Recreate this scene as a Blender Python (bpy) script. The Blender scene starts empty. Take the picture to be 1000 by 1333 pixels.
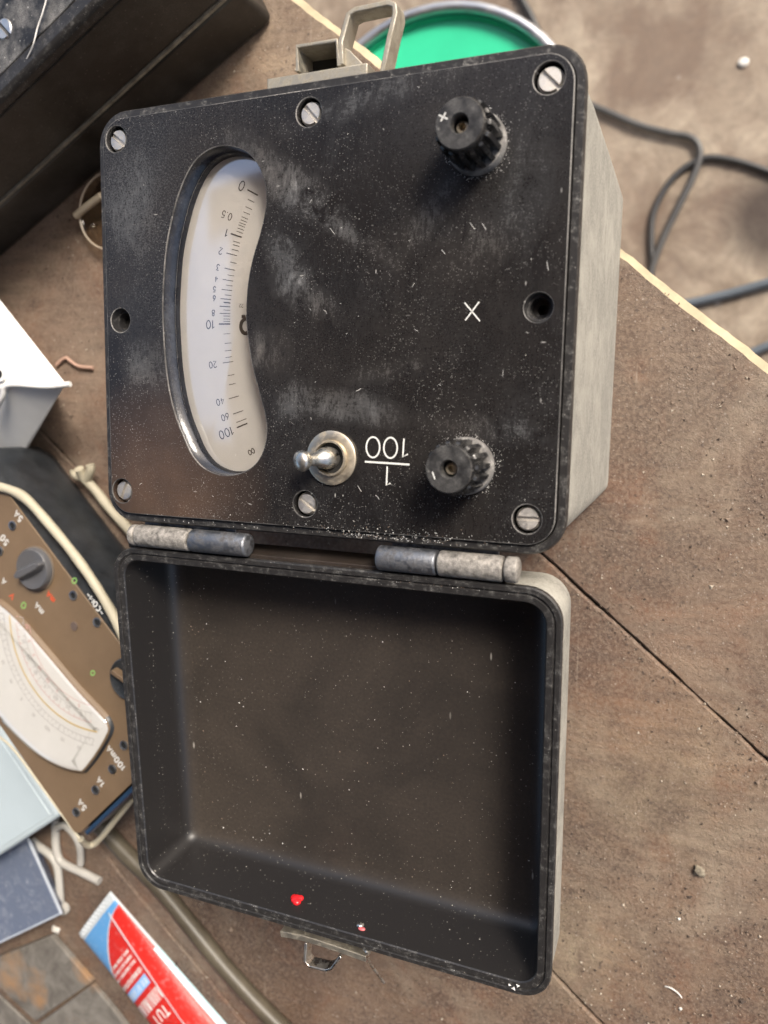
import bpy, bmesh, math, random
from mathutils import Vector, Matrix, noise
random.seed(7)
sc = bpy.context.scene
PI = math.pi
# ------------------------------------------------------------------ camera
CAM = Vector((0.137015, -0.034387, 0.400583))
ROT = Matrix(((0.9249994, -0.0635636, 0.3746141), (0.0180466, 0.9921451, 0.1237838), (-0.3795397, -0.1077394, 0.9188808)))
F = 1033.15                                   # focal length in photo pixels (1000 x 1333)
cd = bpy.data.cameras.new('camera'); cam = bpy.data.objects.new('camera', cd)
sc.collection.objects.link(cam); sc.camera = cam
cd.sensor_fit = 'VERTICAL'; cd.sensor_height = 36; cd.lens = F / 1333 * 36
cd.clip_start = 0.01; cd.clip_end = 200
cd.dof.use_dof = True; cd.dof.focus_distance = 0.315; cd.dof.aperture_fstop = 9.5
cam.matrix_world = Matrix.Translation(CAM) @ ROT.to_4x4()
# ------------------------------------------------------------------ sky, sun, exposure
w = bpy.data.worlds.new('World'); sc.world = w; w.use_nodes = True
wn = w.node_tree; bg = wn.nodes['Background']
sky = wn.nodes.new('ShaderNodeTexSky'); sky.sky_type = 'NISHITA'; sky.sun_disc = False
SUN_EL, SUN_AZ = math.radians(42), math.radians(42)      # azimuth from +Y towards +X
sky.sun_elevation = SUN_EL; sky.sun_rotation = SUN_AZ
sky.air_density = 1.0; sky.dust_density = 5.0; sky.ozone_density = 1.0
wn.links.new(sky.outputs[0], bg.inputs[0]); bg.inputs[1].default_value = 0.11
sd = bpy.data.lights.new('sun', 'SUN'); sun = bpy.data.objects.new('sun', sd); sc.collection.objects.link(sun)
sd.energy = 1.9; sd.angle = math.radians(15); sd.color = (1.0, 0.93, 0.83)
sdir = Vector((math.sin(SUN_AZ) * math.cos(SUN_EL), math.cos(SUN_AZ) * math.cos(SUN_EL), math.sin(SUN_EL)))
sun.rotation_euler = sdir.to_track_quat('Z', 'Y').to_euler()
sc.view_settings.view_transform = 'Standard'; sc.view_settings.look = 'None'
sc.view_settings.exposure = 1.15; sc.view_settings.gamma = 1
sc.render.engine = 'CYCLES'
sc.cycles.max_bounces = 8

# ------------------------------------------------------------------ helpers
COL = sc.collection
def raydir(u, v):
    return ROT @ Vector(((u - 500) / F, -(v - 666.5) / F, -1.0))
def at(u, v, z):                                # where the sight line through a photo point meets height z
    d = raydir(u, v); s = (z - CAM.z) / d.z
    return CAM + d * s
def onplane(u, v, p0, n):
    d = raydir(u, v); s = (p0 - CAM).dot(n) / d.dot(n)
    return CAM + d * s
def props(o, label=None, cat=None, group=None, kind=None):
    if label: o['label'] = label
    if cat: o['category'] = cat
    if group: o['group'] = group
    if kind: o['kind'] = kind
    return o
def empty(name, loc=(0, 0, 0), rot=(0, 0, 0), parent=None):
    o = bpy.data.objects.new(name, None); COL.objects.link(o); o.empty_display_size = .01
    o.location = loc; o.rotation_euler = rot
    if parent: o.parent = parent
    return o
def finish(me, smooth=40):
    if smooth:
        for p in me.polygons: p.use_smooth = True
        me.set_sharp_from_angle(angle=math.radians(smooth))
def link(name, me, mats, parent=None, loc=None, rot=None, smooth=40):
    if not isinstance(mats, (list, tuple)): mats = [mats]
    if len(me.materials):
        me.materials[0] = mats[0]; mats = mats[1:]
    for m in mats: me.materials.append(m)
    finish(me, smooth)
    o = bpy.data.objects.new(name, me); COL.objects.link(o)
    if parent: o.parent = parent
    if loc is not None: o.location = loc
    if rot is not None: o.rotation_euler = rot
    return o
def ob(name, bm, mats, parent=None, loc=None, rot=None, smooth=40, bevel=0, seg=2):
    bmesh.ops.recalc_face_normals(bm, faces=bm.faces)
    me = bpy.data.meshes.new(name); bm.to_mesh(me); bm.free()
    o = link(name, me, mats, parent, loc, rot, smooth)
    if bevel:
        b = o.modifiers.new('bevel', 'BEVEL'); b.width = bevel; b.segments = seg; b.limit_method = 'ANGLE'
        b.angle_limit = math.radians(35); b.harden_normals = False
    return o
def box(bm, x0, x1, y0, y1, z0, z1, mat=0):
    vs = [bm.verts.new((x, y, z)) for z in (z0, z1) for x, y in ((x0, y0), (x1, y0), (x1, y1), (x0, y1))]
    for f in ((3, 2, 1, 0), (4, 5, 6, 7), (0, 1, 5, 4), (1, 2, 6, 5), (2, 3, 7, 6), (3, 0, 4, 7)):
        bm.faces.new([vs[i] for i in f]).material_index = mat
def prism(bm, pts, z0, z1, mat=0, top=None):
    a = [bm.verts.new((p[0], p[1], z0)) for p in pts]
    b = [bm.verts.new((p[0], p[1], z1)) for p in (top or pts)]
    n = len(pts)
    bm.faces.new(a[::-1]).material_index = mat; bm.faces.new(b).material_index = mat
    for i in range(n): bm.faces.new((a[i], a[(i + 1) % n], b[(i + 1) % n], b[i])).material_index = mat
def circ(r, n=32, c=(0, 0), a0=0):
    return [(c[0] + r * math.cos(a0 + 2 * PI * i / n), c[1] + r * math.sin(a0 + 2 * PI * i / n)) for i in range(n)]
def rrect(wd, ht, r, n=8, c=(0, 0)):
    out = []
    for k, (sx, sy) in enumerate(((1, 1), (-1, 1), (-1, -1), (1, -1))):
        cx, cy = c[0] + sx * (wd / 2 - r), c[1] + sy * (ht / 2 - r)
        for i in range(n + 1):
            a = k * PI / 2 + i / n * PI / 2
            out.append((cx + r * math.cos(a), cy + r * math.sin(a)))
    return out
def loft(bm, rings, mats=None, cap0=False, cap1=False):
    R = [[bm.verts.new(p) for p in ring] for ring in rings]
    n = len(R[0])
    for k in range(len(R) - 1):
        for i in range(n):
            f = bm.faces.new((R[k][i], R[k][(i + 1) % n], R[k + 1][(i + 1) % n], R[k + 1][i]))
            if mats: f.material_index = mats[k]
    if cap0: bm.faces.new(R[0][::-1]).material_index = mats[0] if mats else 0
    if cap1: bm.faces.new(R[-1]).material_index = mats[-1] if mats else 0
def lathe(bm, prof, n=40, mat=0, cap0=True, cap1=True, c=(0, 0)):
    loft(bm, [[(c[0] + r * math.cos(2 * PI * i / n), c[1] + r * math.sin(2 * PI * i / n), z) for i in range(n)] for r, z in prof],
         [mat] * len(prof), cap0, cap1)
def frames(P):
    T = []
    for i in range(len(P)):
        T.append((P[min(i + 1, len(P) - 1)] - P[max(i - 1, 0)]).normalized())
    nrm = T[0].orthogonal().normalized(); out = []
    for t in T:
        nrm = (nrm - t * nrm.dot(t)).normalized(); out.append((t, nrm, t.cross(nrm)))
    return out
def smoothpath(P, sub=8):
    P = [Vector(p) for p in P]; out = []
    for i in range(len(P) - 1):
        p0, p1, p2, p3 = P[max(i - 1, 0)], P[i], P[i + 1], P[min(i + 2, len(P) - 1)]
        for k in range(sub):
            t = k / sub
            out.append(.5 * ((2 * p1) + (p2 - p0) * t + (2 * p0 - 5 * p1 + 4 * p2 - p3) * t * t + (3 * p1 - p0 - 3 * p2 + p3) * t ** 3))
    out.append(P[-1]); return out
def tube(bm, P, r, n=10, sub=8, wob=0, mat=0):
    P = smoothpath(P, sub); fr = frames(P); rings = []
    for i, (p, (t, a, b)) in enumerate(zip(P, fr)):
        rr = (r[0] + (r[1] - r[0]) * i / (len(P) - 1)) if isinstance(r, tuple) else r
        rr *= 1 + wob * noise.noise(p * 90)
        rings.append([p + (a * math.cos(2 * PI * k / n) + b * math.sin(2 * PI * k / n)) * rr for k in range(n)])
    loft(bm, rings, [mat] * len(rings), True, True)
def band(bm, P, th, h, sub=6, closed=False):     # flat strap standing on its edge: thickness th in plan, height h
    P = smoothpath(P, sub) if sub else [Vector(p) for p in P]
    rings = []
    for i, p in enumerate(P):
        a = P[i - 1] if (closed or i) else P[0]; b = P[(i + 1) % len(P)] if (closed or i < len(P) - 1) else P[-1]
        t = (b - a); t.z = 0; t.normalize(); s = Vector((-t.y, t.x, 0)) * th / 2
        rings.append([p + s, p - s, p - s - Vector((0, 0, h)), p + s - Vector((0, 0, h))])
    if closed: rings.append(rings[0])
    loft(bm, rings, None, not closed, not closed)
    if closed: bmesh.ops.remove_doubles(bm, verts=bm.verts, dist=1e-6)
def ribbon(bm, pts, wd, z, th=.00012, closed=False):   # painted or engraved stroke as a very thin raised line
    pts = [Vector((p[0], p[1])) for p in pts]; n = len(pts); L = []; Rr = []
    for i in range(n):
        a = pts[i - 1] if (closed or i) else pts[0]; b = pts[(i + 1) % n] if (closed or i < n - 1) else pts[-1]
        t = (b - a).normalized(); s = Vector((-t.y, t.x)) * wd / 2
        L.append(bm.verts.new((*(pts[i] + s), z + th))); Rr.append(bm.verts.new((*(pts[i] - s), z + th)))
    for i in range(n if closed else n - 1):
        j = (i + 1) % n; bm.faces.new((L[i], L[j], Rr[j], Rr[i]))
# stroke glyphs in a unit box (height 1)
def el(cx, cy, rx, ry, a0=0, a1=360, n=18):
    return [(cx + rx * math.cos(math.radians(a0 + (a1 - a0) * i / n)), cy + ry * math.sin(math.radians(a0 + (a1 - a0) * i / n))) for i in range(n + 1)]
GL = {'0': (.62, [el(.31, .5, .29, .5)]), '1': (.34, [[(.02, .76), (.26, 1), (.26, 0)]]),
      '2': (.58, [el(.29, .72, .26, .28, 170, -30, 10) + [(.02, 0), (.56, 0)]]),
      '3': (.56, [[(.04, 1), (.5, 1), (.24, .6)] + el(.26, .3, .26, .3, 90, -160, 12)]),
      '4': (.6, [[(.4, 0), (.4, 1), (.0, .28), (.56, .28)]]),
      '5': (.56, [[(.5, 1), (.1, 1), (.05, .55)] + el(.26, .32, .26, .32, 110, -160, 12)]),
      '6': (.56, [[(.42, 1), (.08, .5)] + el(.28, .3, .26, .3, 160, -200, 16)]),
      '8': (.56, [el(.28, .76, .2, .24), el(.28, .27, .26, .27)]),
      'x': (.8, [[(0, 0), (.8, 1)], [(0, 1), (.8, 0)]]), '+': (1, [[(0, .5), (1, .5)], [(.5, 0), (.5, 1)]]),
      '-': (.6, [[(0, .5), (.6, .5)]]), 'm': (.8, [[(0, 0), (0, .7)] + el(.2, .45, .18, .25, 160, 0, 6) + [(.38, 0)], [(.38, .45)] + el(.58, .45, .2, .25, 160, 0, 6) + [(.78, 0)]]),
      'A': (.7, [[(0, 0), (.35, 1), (.7, 0)], [(.12, .33), (.58, .33)]]), 'V': (.7, [[(0, 1), (.35, 0), (.7, 1)]]),
      'C': (.66, [el(.36, .5, .34, .5, 50, 310)]), 'O': (.72, [el(.36, .5, .36, .5)]), 'M': (.8, [[(0, 0), (0, 1), (.4, .3), (.8, 1), (.8, 0)]]),
      'T': (.7, [[(0, 1), (.7, 1)], [(.35, 1), (.35, 0)]]), 'U': (.66, [[(0, 1)] + el(.33, .3, .33, .3, 180, 360, 8) + [(.66, 1)]]),
      'k': (.6, [[(0, 0), (0, 1)], [(.5, .7), (0, .3), (.55, 0)]]), 'I': (.1, [[(0.05, 0), (0.05, 1)]]),
      'W': (.76, [[(.1, 0), (.28, 0)] + [(.28, .18)] + el(.38, .58, .34, .42, 235, -55, 20) + [(.48, .18), (.48, 0), (.66, 0)]]),   # ohm sign
      'Q': (1.3, [[(.65 + .6 * math.cos(t) / (1 + math.sin(t) ** 2), .5 + 1.2 * math.sin(t) * math.cos(t) / (1 + math.sin(t) ** 2)) for t in [2 * PI * i / 28 for i in range(29)]]]),  # infinity
      '.': (.2, [[(.05, .03), (.15, .03)]]), ' ': (.5, [])}
def text(bm, s, c, h, rd, wd, z, gap=.22, zf=None):
    """write s centred on c with reading direction rd (2D), letter height h, on height z"""
    rd = Vector((rd[0], rd[1])).normalized(); up = Vector((-rd.y, rd.x))
    W = sum(GL[ch][0] + gap for ch in s) - gap; x = -W / 2
    for ch in s:
        for st in GL[ch][1]:
            P = [Vector((c[0], c[1])) + rd * (x + q[0]) * h + up * (q[1] - .5) * h for q in st]
            cl = (P[0] - P[-1]).length < 1e-7
            ribbon(bm, P[:-1] if cl else P, wd, z, closed=cl)
        x += GL[ch][0] + gap
def curve_plate(name, outlines, z0, z1, bev=.0003):
    cu = bpy.data.curves.new(name, 'CURVE'); cu.dimensions = '2D'; cu.fill_mode = 'BOTH'
    cu.extrude = (z1 - z0) / 2 - bev; cu.bevel_depth = bev; cu.bevel_resolution = 1; cu.offset = -bev
    for pts in outlines:
        s = cu.splines.new('POLY'); s.points.add(len(pts) - 1); s.use_cyclic_u = True
        for p, q in zip(s.points, pts): p.co = (q[0], q[1], 0, 1)
    tmp = bpy.data.objects.new('tmp', cu); COL.objects.link(tmp)
    me = bpy.data.meshes.new_from_object(tmp, depsgraph=bpy.context.evaluated_depsgraph_get())
    bpy.data.objects.remove(tmp); bpy.data.curves.remove(cu)
    me.transform(Matrix.Translation((0, 0, (z0 + z1) / 2))); me.name = name
    return me

# ------------------------------------------------------------------ materials
class NT:
    def __init__(s, name):
        s.m = bpy.data.materials.new(name); s.m.use_nodes = True; s.t = s.m.node_tree; s.b = s.t.nodes['Principled BSDF']
        s.out = s.t.nodes['Material Output']; s.tc = s.t.nodes.new('ShaderNodeTexCoord')
    def n(s, k, **kw):
        q = s.t.nodes.new(k)
        for a, b in kw.items(): setattr(q, a, b)
        return q
    def l(s, a, b): s.t.links.new(a, b)
    def mapping(s, sc=(1, 1, 1), rot=(0, 0, 0), src='Object', loc=(0, 0, 0)):
        q = s.n('ShaderNodeMapping'); q.inputs['Scale'].default_value = sc; q.inputs['Rotation'].default_value = rot
        q.inputs['Location'].default_value = loc
        s.l(s.tc.outputs[src], q.inputs[0]); return q.outputs[0]
    def noise(s, scale, det=6, rough=.6, vec=None, dist=0):
        q = s.n('ShaderNodeTexNoise'); q.inputs['Scale'].default_value = scale; q.inputs['Detail'].default_value = det
        q.inputs['Roughness'].default_value = rough; q.inputs['Distortion'].default_value = dist
        s.l(vec or s.tc.outputs['Object'], q.inputs['Vector']); return q.outputs['Fac']
    def ramp(s, f, a, b, lo=0., hi=1.):
        q = s.n('ShaderNodeMapRange'); s.l(f, q.inputs[0])
        for i, v in enumerate((a, b, lo, hi)): q.inputs[i + 1].default_value = v
        return q.outputs[0]
    def math(s, op, a, b=None):
        q = s.n('ShaderNodeMath', operation=op, use_clamp=(op in ('ADD',)))
        for i, v in enumerate((a, b)):
            if v is None: continue
            if isinstance(v, (int, float)): q.inputs[i].default_value = v
            else: s.l(v, q.inputs[i])
        return q.outputs[0]
    def mix(s, f, a, b):
        q = s.n('ShaderNodeMix', data_type='RGBA')
        for i, v in ((0, f), (6, a), (7, b)):
            if isinstance(v, (int, float)): q.inputs[i].default_value = v
            elif isinstance(v, tuple): q.inputs[i].default_value = (*v, 1)
            else: s.l(v, q.inputs[i])
        return q.outputs[2]
    def specks(s, scale, size, keep=.5, vec=None, rnd=1):
        q = s.n('ShaderNodeTexVoronoi'); q.inputs['Scale'].default_value = scale; q.inputs['Randomness'].default_value = rnd
        s.l(vec or s.tc.outputs['Object'], q.inputs['Vector'])
        sep = s.n('ShaderNodeSeparateColor'); s.l(q.outputs['Color'], sep.inputs[0])
        d = s.ramp(q.outputs['Distance'], size, size * .5)
        k = s.ramp(sep.outputs[0], keep, keep - .02)
        j = s.ramp(sep.outputs[1], 0, 1, .35, 1)
        return s.math('MULTIPLY', s.math('MULTIPLY', d, k), j)
    def color(s, c):
        if isinstance(c, tuple): s.b.inputs['Base Color'].default_value = (*c, 1)
        else: s.l(c, s.b.inputs['Base Color'])
        return s
    def set(s, rough=.5, metal=0., spec=None, **kw):
        for k, v in (('Roughness', rough), ('Metallic', metal), *kw.items()):
            if isinstance(v, (int, float)): s.b.inputs[k].default_value = v
            else: s.l(v, s.b.inputs[k])
        if spec is not None: s.b.inputs['Specular IOR Level'].default_value = spec
        return s
    def bump(s, h, strength=.3, dist=.0005):
        q = s.n('ShaderNodeBump'); q.inputs['Strength'].default_value = strength; q.inputs['Distance'].default_value = dist
        s.l(h, q.inputs['Height']); s.l(q.outputs[0], s.b.inputs['Normal']); return s

def plain(name, c, rough=.5, metal=0., var=.0, scale=200, bump=0, dust=None, dustk=.4):
    t = NT(name)
    col = c
    if var:
        nf = t.noise(scale, 6, .65)
        col = t.mix(t.ramp(nf, .3, .7), tuple(x * (1 - var) for x in c), tuple(min(1, x * (1 + var)) for x in c))
    r = rough
    if dust:
        dn = t.noise(scale * .35, 8, .7); fine = t.noise(2200, 2, .5)
        dm = t.math('MULTIPLY', t.ramp(dn, .42, .75, 0, 1), t.ramp(fine, .35, .65, .2, 1))
        dm = t.math('ADD', t.math('MULTIPLY', dm, dustk), t.math('MULTIPLY', t.specks(420, .2, .35), dustk))
        col = t.mix(dm, col, dust); r = t.math('ADD', t.math('MULTIPLY', dm, .5), rough)
    t.color(col).set(rough=r, metal=metal)
    if bump: t.bump(t.noise(scale * 4, 4, .6), bump, .0003)
    return t.m

DUST = (.50, .48, .44)
def bakelite_panel():
    t = NT('black_bakelite_dusty')
    base = t.mix(t.noise(35, 5, .6), (.007, .007, .008), (.016, .014, .013))
    def dist(u, v, r0, r1):
        q = t.n('ShaderNodeVectorMath', operation='DISTANCE'); t.l(t.tc.outputs['Object'], q.inputs[0]); q.inputs[1].default_value = at(u, v, .14)
        return t.ramp(q.outputs['Value'], r0, r1)
    # rubbed and smeared dust: fine scratchy strokes in three directions, each kept to its own clouds
    v1 = t.mapping((1, .30, 1), (0, 0, math.radians(-52))); v2 = t.mapping((.35, 1, 1), (0, 0, math.radians(18))); v3 = t.mapping((1, .25, 1), (0, 0, math.radians(8)))
    s1 = t.ramp(t.noise(900, 4, .75, v1), .42, .72); s2 = t.ramp(t.noise(800, 4, .75, v2), .44, .74); s3 = t.ramp(t.noise(1000, 4, .75, v3), .44, .74)
    b1 = t.ramp(t.noise(30, 5, .62, None, .9), .48, .70); b2 = t.ramp(t.noise(21, 5, .62, t.mapping(loc=(.4, .2, 0)), 1.4), .50, .72); b3 = t.ramp(t.noise(26, 5, .6, t.mapping(loc=(.9, .7, 0)), .6), .50, .72)
    def blob(u, v, lx, ly, ang, k):                # an uneven rubbed patch: lx, ly half sizes in metres
        c = at(u, v, .14); m_ = t.n('ShaderNodeMapping'); m_.vector_type = 'TEXTURE'; m_.inputs['Location'].default_value = (c.x, c.y, .14)
        m_.inputs['Rotation'].default_value = (0, 0, math.radians(ang)); m_.inputs['Scale'].default_value = (lx, ly, .05)
        t.l(t.tc.outputs['Object'], m_.inputs[0]); q = t.n('ShaderNodeVectorMath', operation='LENGTH'); t.l(m_.outputs[0], q.inputs[0])
        return t.math('MULTIPLY', t.ramp(q.outputs['Value'], 1.0, .25), k)
    patches = [(390, 250, .026, .009, -35, 1.), (375, 345, .016, .008, -50, .9), (400, 390, .020, .007, -25, .8), (455, 530, .030, .007, -8, 1.15), (385, 520, .012, .008, 30, .8), (350, 455, .012, .010, 0, .7),
               (450, 300, .030, .004, -32, .7), (520, 480, .024, .005, 10, .5), (170, 270, .016, .024, 0, .7), (190, 480, .014, .014, 0, .7), (560, 280, .030, .006, 50, .45), (620, 320, .018, .012, 20, .35), (640, 560, .03, .006, -5, .4), (500, 120, .05, .006, 12, .4), (330, 200, .02, .008, -30, .7), (690, 250, .010, .03, 0, .3)]
    left = 0.
    for p_ in patches: left = t.math('ADD', left, blob(*p_))
    sm = t.math('ADD', t.math('MULTIPLY', s1, t.math('ADD', .35, b1)), t.math('ADD', t.math('MULTIPLY', s2, t.math('ADD', .15, b2)), t.math('MULTIPLY', s3, t.math('ADD', .15, b3))))
    cloud = t.ramp(t.noise(70, 6, .7, t.mapping((1, .6, 1), (0, 0, math.radians(-35))), .8), .36, .66)
    sm = t.math('MULTIPLY', t.math('ADD', t.math('MULTIPLY', t.math('MULTIPLY', sm, t.ramp(t.noise(2600, 3, .8), .38, .6, .25, 1)), 1.1), .10), t.math('MULTIPLY', t.math('ADD', .10, left), cloud))
    film = t.ramp(t.noise(1500, 3, .75), .42, .70)
    haze = t.math('ADD', t.ramp(t.noise(13, 4, .55), .40, .68, .0, .10), t.math('MULTIPLY', dist(170, 250, .06, .0), .14))
    dm = t.math('ADD', t.math('MULTIPLY', sm, .85), t.math('MULTIPLY', film, haze))
    gather = t.ramp(t.noise(40, 5, .65, t.mapping(loc=(.1, .6, 0)), .6), .42, .62, .07, 1)
    sp = t.math('MULTIPLY', gather, t.math('ADD', t.specks(1700, .26, .36), t.math('ADD', t.specks(900, .18, .26), t.specks(420, .09, .2))))
    lint = t.specks(380, .10, .08, t.mapping((1, .28, 1), (0, 0, math.radians(28)))); lint2 = t.specks(340, .09, .07, t.mapping((.25, 1, 1), (0, 0, math.radians(-15))))
    sp = t.math('ADD', sp, t.math('ADD', lint, lint2))
    brown = t.math('MULTIPLY', dist(215, 640, .050, .010), t.ramp(t.noise(60, 5, .65), .2, .6, .5, 1))  # warm reflection at the lower left, painted into the panel colour
    dcol = t.mix(t.ramp(t.noise(17, 3, .5), .4, .6), (.40, .41, .42), (.36, .33, .30))
    col = t.mix(t.math('MULTIPLY', brown, .20), base, (.30, .17, .10))
    col = t.mix(t.math('MULTIPLY', dm, .72), col, dcol); col = t.mix(t.math('MULTIPLY', sp, .65), col, (.55, .53, .5))
    rg = t.math('ADD', t.math('MULTIPLY', dm, .4), t.math('ADD', t.math('MULTIPLY', sp, .5), .24))
    t.color(col).set(rough=rg, spec=.5)
    t.bump(t.noise(1300, 3, .6), .06, .0001); return t.m
def lid_plastic():
    t = NT('black_lid_plastic')
    sp = t.math('ADD', t.specks(520, .15, .2), t.math('ADD', t.specks(240, .09, .28), t.specks(1200, .2, .12)))
    lint = t.specks(240, .12, .08, t.mapping((1, .25, 1), (0, 0, .7)))
    sp = t.math('ADD', sp, lint)
    film = t.ramp(t.noise(14, 6, .65, None, .5), .35, .75, 0, .08)
    film = t.math('ADD', t.math('MULTIPLY', film, 1.6), .085)
    film = t.math('MULTIPLY', film, t.ramp(t.noise(700, 3, .6), .3, .7, .6, 1))
    sepn = t.n('ShaderNodeSeparateXYZ'); t.l(t.tc.outputs['Normal'], sepn.inputs[0])
    film = t.math('MULTIPLY', film, t.ramp(sepn.outputs[2], .6, 1, .02, 1))
    col = t.mix(film, (.013, .012, .012), (.27, .215, .165)); col = t.mix(t.math('MULTIPLY', sp, .6), col, (.5, .47, .42))
    t.color(col).set(rough=t.math('ADD', .42, t.math('MULTIPLY', sp, .4)), spec=.5)
    t.bump(t.noise(1500, 2, .5), .12, .0001); return t.m
def rim_plastic():
    t = NT('worn_black_rim')
    wn_ = t.ramp(t.noise(260, 8, .75, None, .4), .5, .72); fine = t.ramp(t.noise(1500, 3, .7), .4, .65)
    dm = t.math('MULTIPLY', wn_, fine); sp = t.specks(800, .2, .3)
    col = t.mix(t.math('ADD', t.math('MULTIPLY', dm, .45), t.math('MULTIPLY', sp, .5)), (.022, .021, .021), (.45, .44, .41))
    t.color(col).set(rough=t.math('ADD', .35, t.math('MULTIPLY', dm, .4))).bump(t.noise(500, 5, .7), .35, .0002); return t.m
def case_shell():
    t = NT('dusty_grey_case_shell')
    st = t.noise(420, 6, .7, t.mapping((1, .45, 1))); fine = t.noise(1100, 5, .8); br = t.noise(60, 6, .65, None, .5)
    col = t.mix(t.ramp(st, .3, .7), (.255, .25, .225), (.36, .35, .31)); col = t.mix(t.ramp(fine, .42, .62, 0, .75), col, (.15, .145, .13))
    col = t.mix(t.ramp(br, .42, .68, 0, .6), col, (.44, .425, .375)); col = t.mix(t.math('MULTIPLY', t.specks(600, .2, .3), .5), col, (.10, .095, .085))
    t.color(col).set(rough=.75).bump(t.math('ADD', t.math('MULTIPLY', st, .3), t.math('MULTIPLY', fine, .7)), .7, .0003)
    return t.m
def metal(name, c, rough=.3, tarn=(.12, .1, .08), k=.5, scale=300, bump=.15):
    t = NT(name); nf = t.noise(scale, 7, .7, None, .3)
    k_ = t.ramp(nf, .45, .7, 0, k)
    t.color(t.mix(k_, c, tarn)).set(rough=t.math('ADD', rough, t.math('MULTIPLY', k_, .5)), metal=t.ramp(k_, 0, 1, 1, .5))
    t.bump(t.noise(scale * 3, 4, .6), bump, .0002); return t.m
def table_mat():
    t = NT('dirty_workbench_boards')
    ang = math.radians(-39)
    v = t.mapping((1, 1, 1), (0, 0, -ang)); vs = t.mapping((.12, 1, 1), (0, 0, -ang))
    big = t.noise(8, 6, .66, v, 1.0); mid = t.noise(38, 8, .74, v, .6); fine = t.noise(520, 6, .75, v); gr = t.noise(190, 6, .7, vs, .4)
    col = t.mix(t.ramp(big, .40, .60), (.078, .044, .027), (.205, .138, .092))
    col = t.mix(t.ramp(mid, .38, .66, 0, .75), col, (.075, .048, .036))
    col = t.mix(t.math('MULTIPLY', t.ramp(t.noise(14, 7, .72, v, 1.4), .50, .66), .55), col, (.20, .085, .042))
    col = t.mix(t.math('MULTIPLY', t.ramp(t.noise(11, 7, .7, t.mapping(loc=(3, 1, 0)), 1.0), .50, .68), .7), col, (.33, .275, .205))
    col = t.mix(t.math('MULTIPLY', t.ramp(t.noise(6, 6, .7, t.mapping(loc=(7, 2, 0)), 1.2), .48, .66), .6), col, (.045, .032, .026))
    def near(u, v_, r, k):
        q = t.n('ShaderNodeVectorMath', operation='DISTANCE'); t.l(t.tc.outputs['Object'], q.inputs[0]); q.inputs[1].default_value = at(u, v_, 0)
        return t.math('MULTIPLY', t.math('MULTIPLY', t.ramp(q.outputs['Value'], r, 0), k), t.ramp(mid, .62, .40, .25, 1))
    for u_, v_, r_, k_, c_ in ((60, 300, .14, .8, (.29, .215, .165)), (100, 520, .12, .6, (.27, .20, .155)), (370, 60, .10, .8, (.34, .26, .18)), (880, 470, .09, .5, (.25, .195, .145)), (930, 760, .08, .4, (.24, .18, .13)),
                               (860, 1000, .06, .7, (.33, .26, .17)), (740, 1240, .05, .8, (.38, .31, .21)), (760, 800, .05, .6, (.06, .045, .038)), (830, 900, .05, .45, (.22, .10, .05)), (420, 1300, .05, .5, (.15, .085, .05))):
        col = t.mix(near(u_, v_, r_, k_), col, c_)
    for rot_, off in ((.5, .2), (-.35, .9), (1.3, 1.7)):
        sc_ = t.math('MULTIPLY', t.ramp(t.noise(260, 3, .6, t.mapping((1, .035, 1), (0, 0, rot_), loc=(off, 0, 0))), .66, .74), t.ramp(t.noise(25, 3, .6, t.mapping(loc=(off, off, 0))), .5, .62))
        col = t.mix(t.math('MULTIPLY', sc_, .55), col, (.34, .28, .22))
    col = t.mix(t.ramp(gr, .42, .66, 0, .5), col, (.07, .048, .038))
    col = t.mix(t.ramp(fine, .44, .66, 0, .65), col, (.26, .195, .145))
    dk = t.math('ADD', t.specks(240, .26, .3), t.specks(700, .3, .3)); lt = t.math('ADD', t.specks(330, .2, .25), t.specks(800, .28, .3))
    col = t.mix(t.math('MULTIPLY', dk, .6), col, (.05, .036, .03)); col = t.mix(t.math('MULTIPLY', lt, .65), col, (.40, .35, .30))
    t.color(col).set(rough=t.ramp(mid, .35, .65, .42, .85), spec=.5)
    h = t.math('ADD', t.math('MULTIPLY', fine, .8), t.math('ADD', t.math('MULTIPLY', mid, 1.2), t.math('MULTIPLY', lt, .9)))
    h = t.math('ADD', t.math('MULTIPLY', h, .34), t.math('MULTIPLY', t.noise(1300, 3, .7), .16))
    t.bump(h, 1.0, .0026); return t.m
def floor_mat():
    t = NT('worn_concrete_floor')
    a = t.noise(3.2, 8, .65, None, .5); b = t.noise(11, 8, .74, None, 1.2); c = t.noise(90, 5, .6)
    col = t.mix(t.ramp(a, .3, .7), (.13, .092, .066), (.29, .235, .175)); col = t.mix(t.ramp(b, .42, .64, 0, .8), col, (.37, .31, .235))
    col = t.mix(t.ramp(t.noise(7, 5, .6, t.mapping(loc=(2, 5, 0))), .46, .64, 0, .75), col, (.12, .078, .055))
    col = t.mix(t.math('MULTIPLY', t.specks(30, .16, .2), .6), col, (.6, .57, .52)); col = t.mix(t.ramp(c, .4, .7, 0, .3), col, (.1, .08, .065))
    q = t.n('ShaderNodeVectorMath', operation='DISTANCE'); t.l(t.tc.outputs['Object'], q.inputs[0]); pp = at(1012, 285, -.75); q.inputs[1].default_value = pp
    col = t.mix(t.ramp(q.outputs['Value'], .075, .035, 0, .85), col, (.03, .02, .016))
    t.color(col).set(rough=.8).bump(b, .5, .004); return t.m
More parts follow.
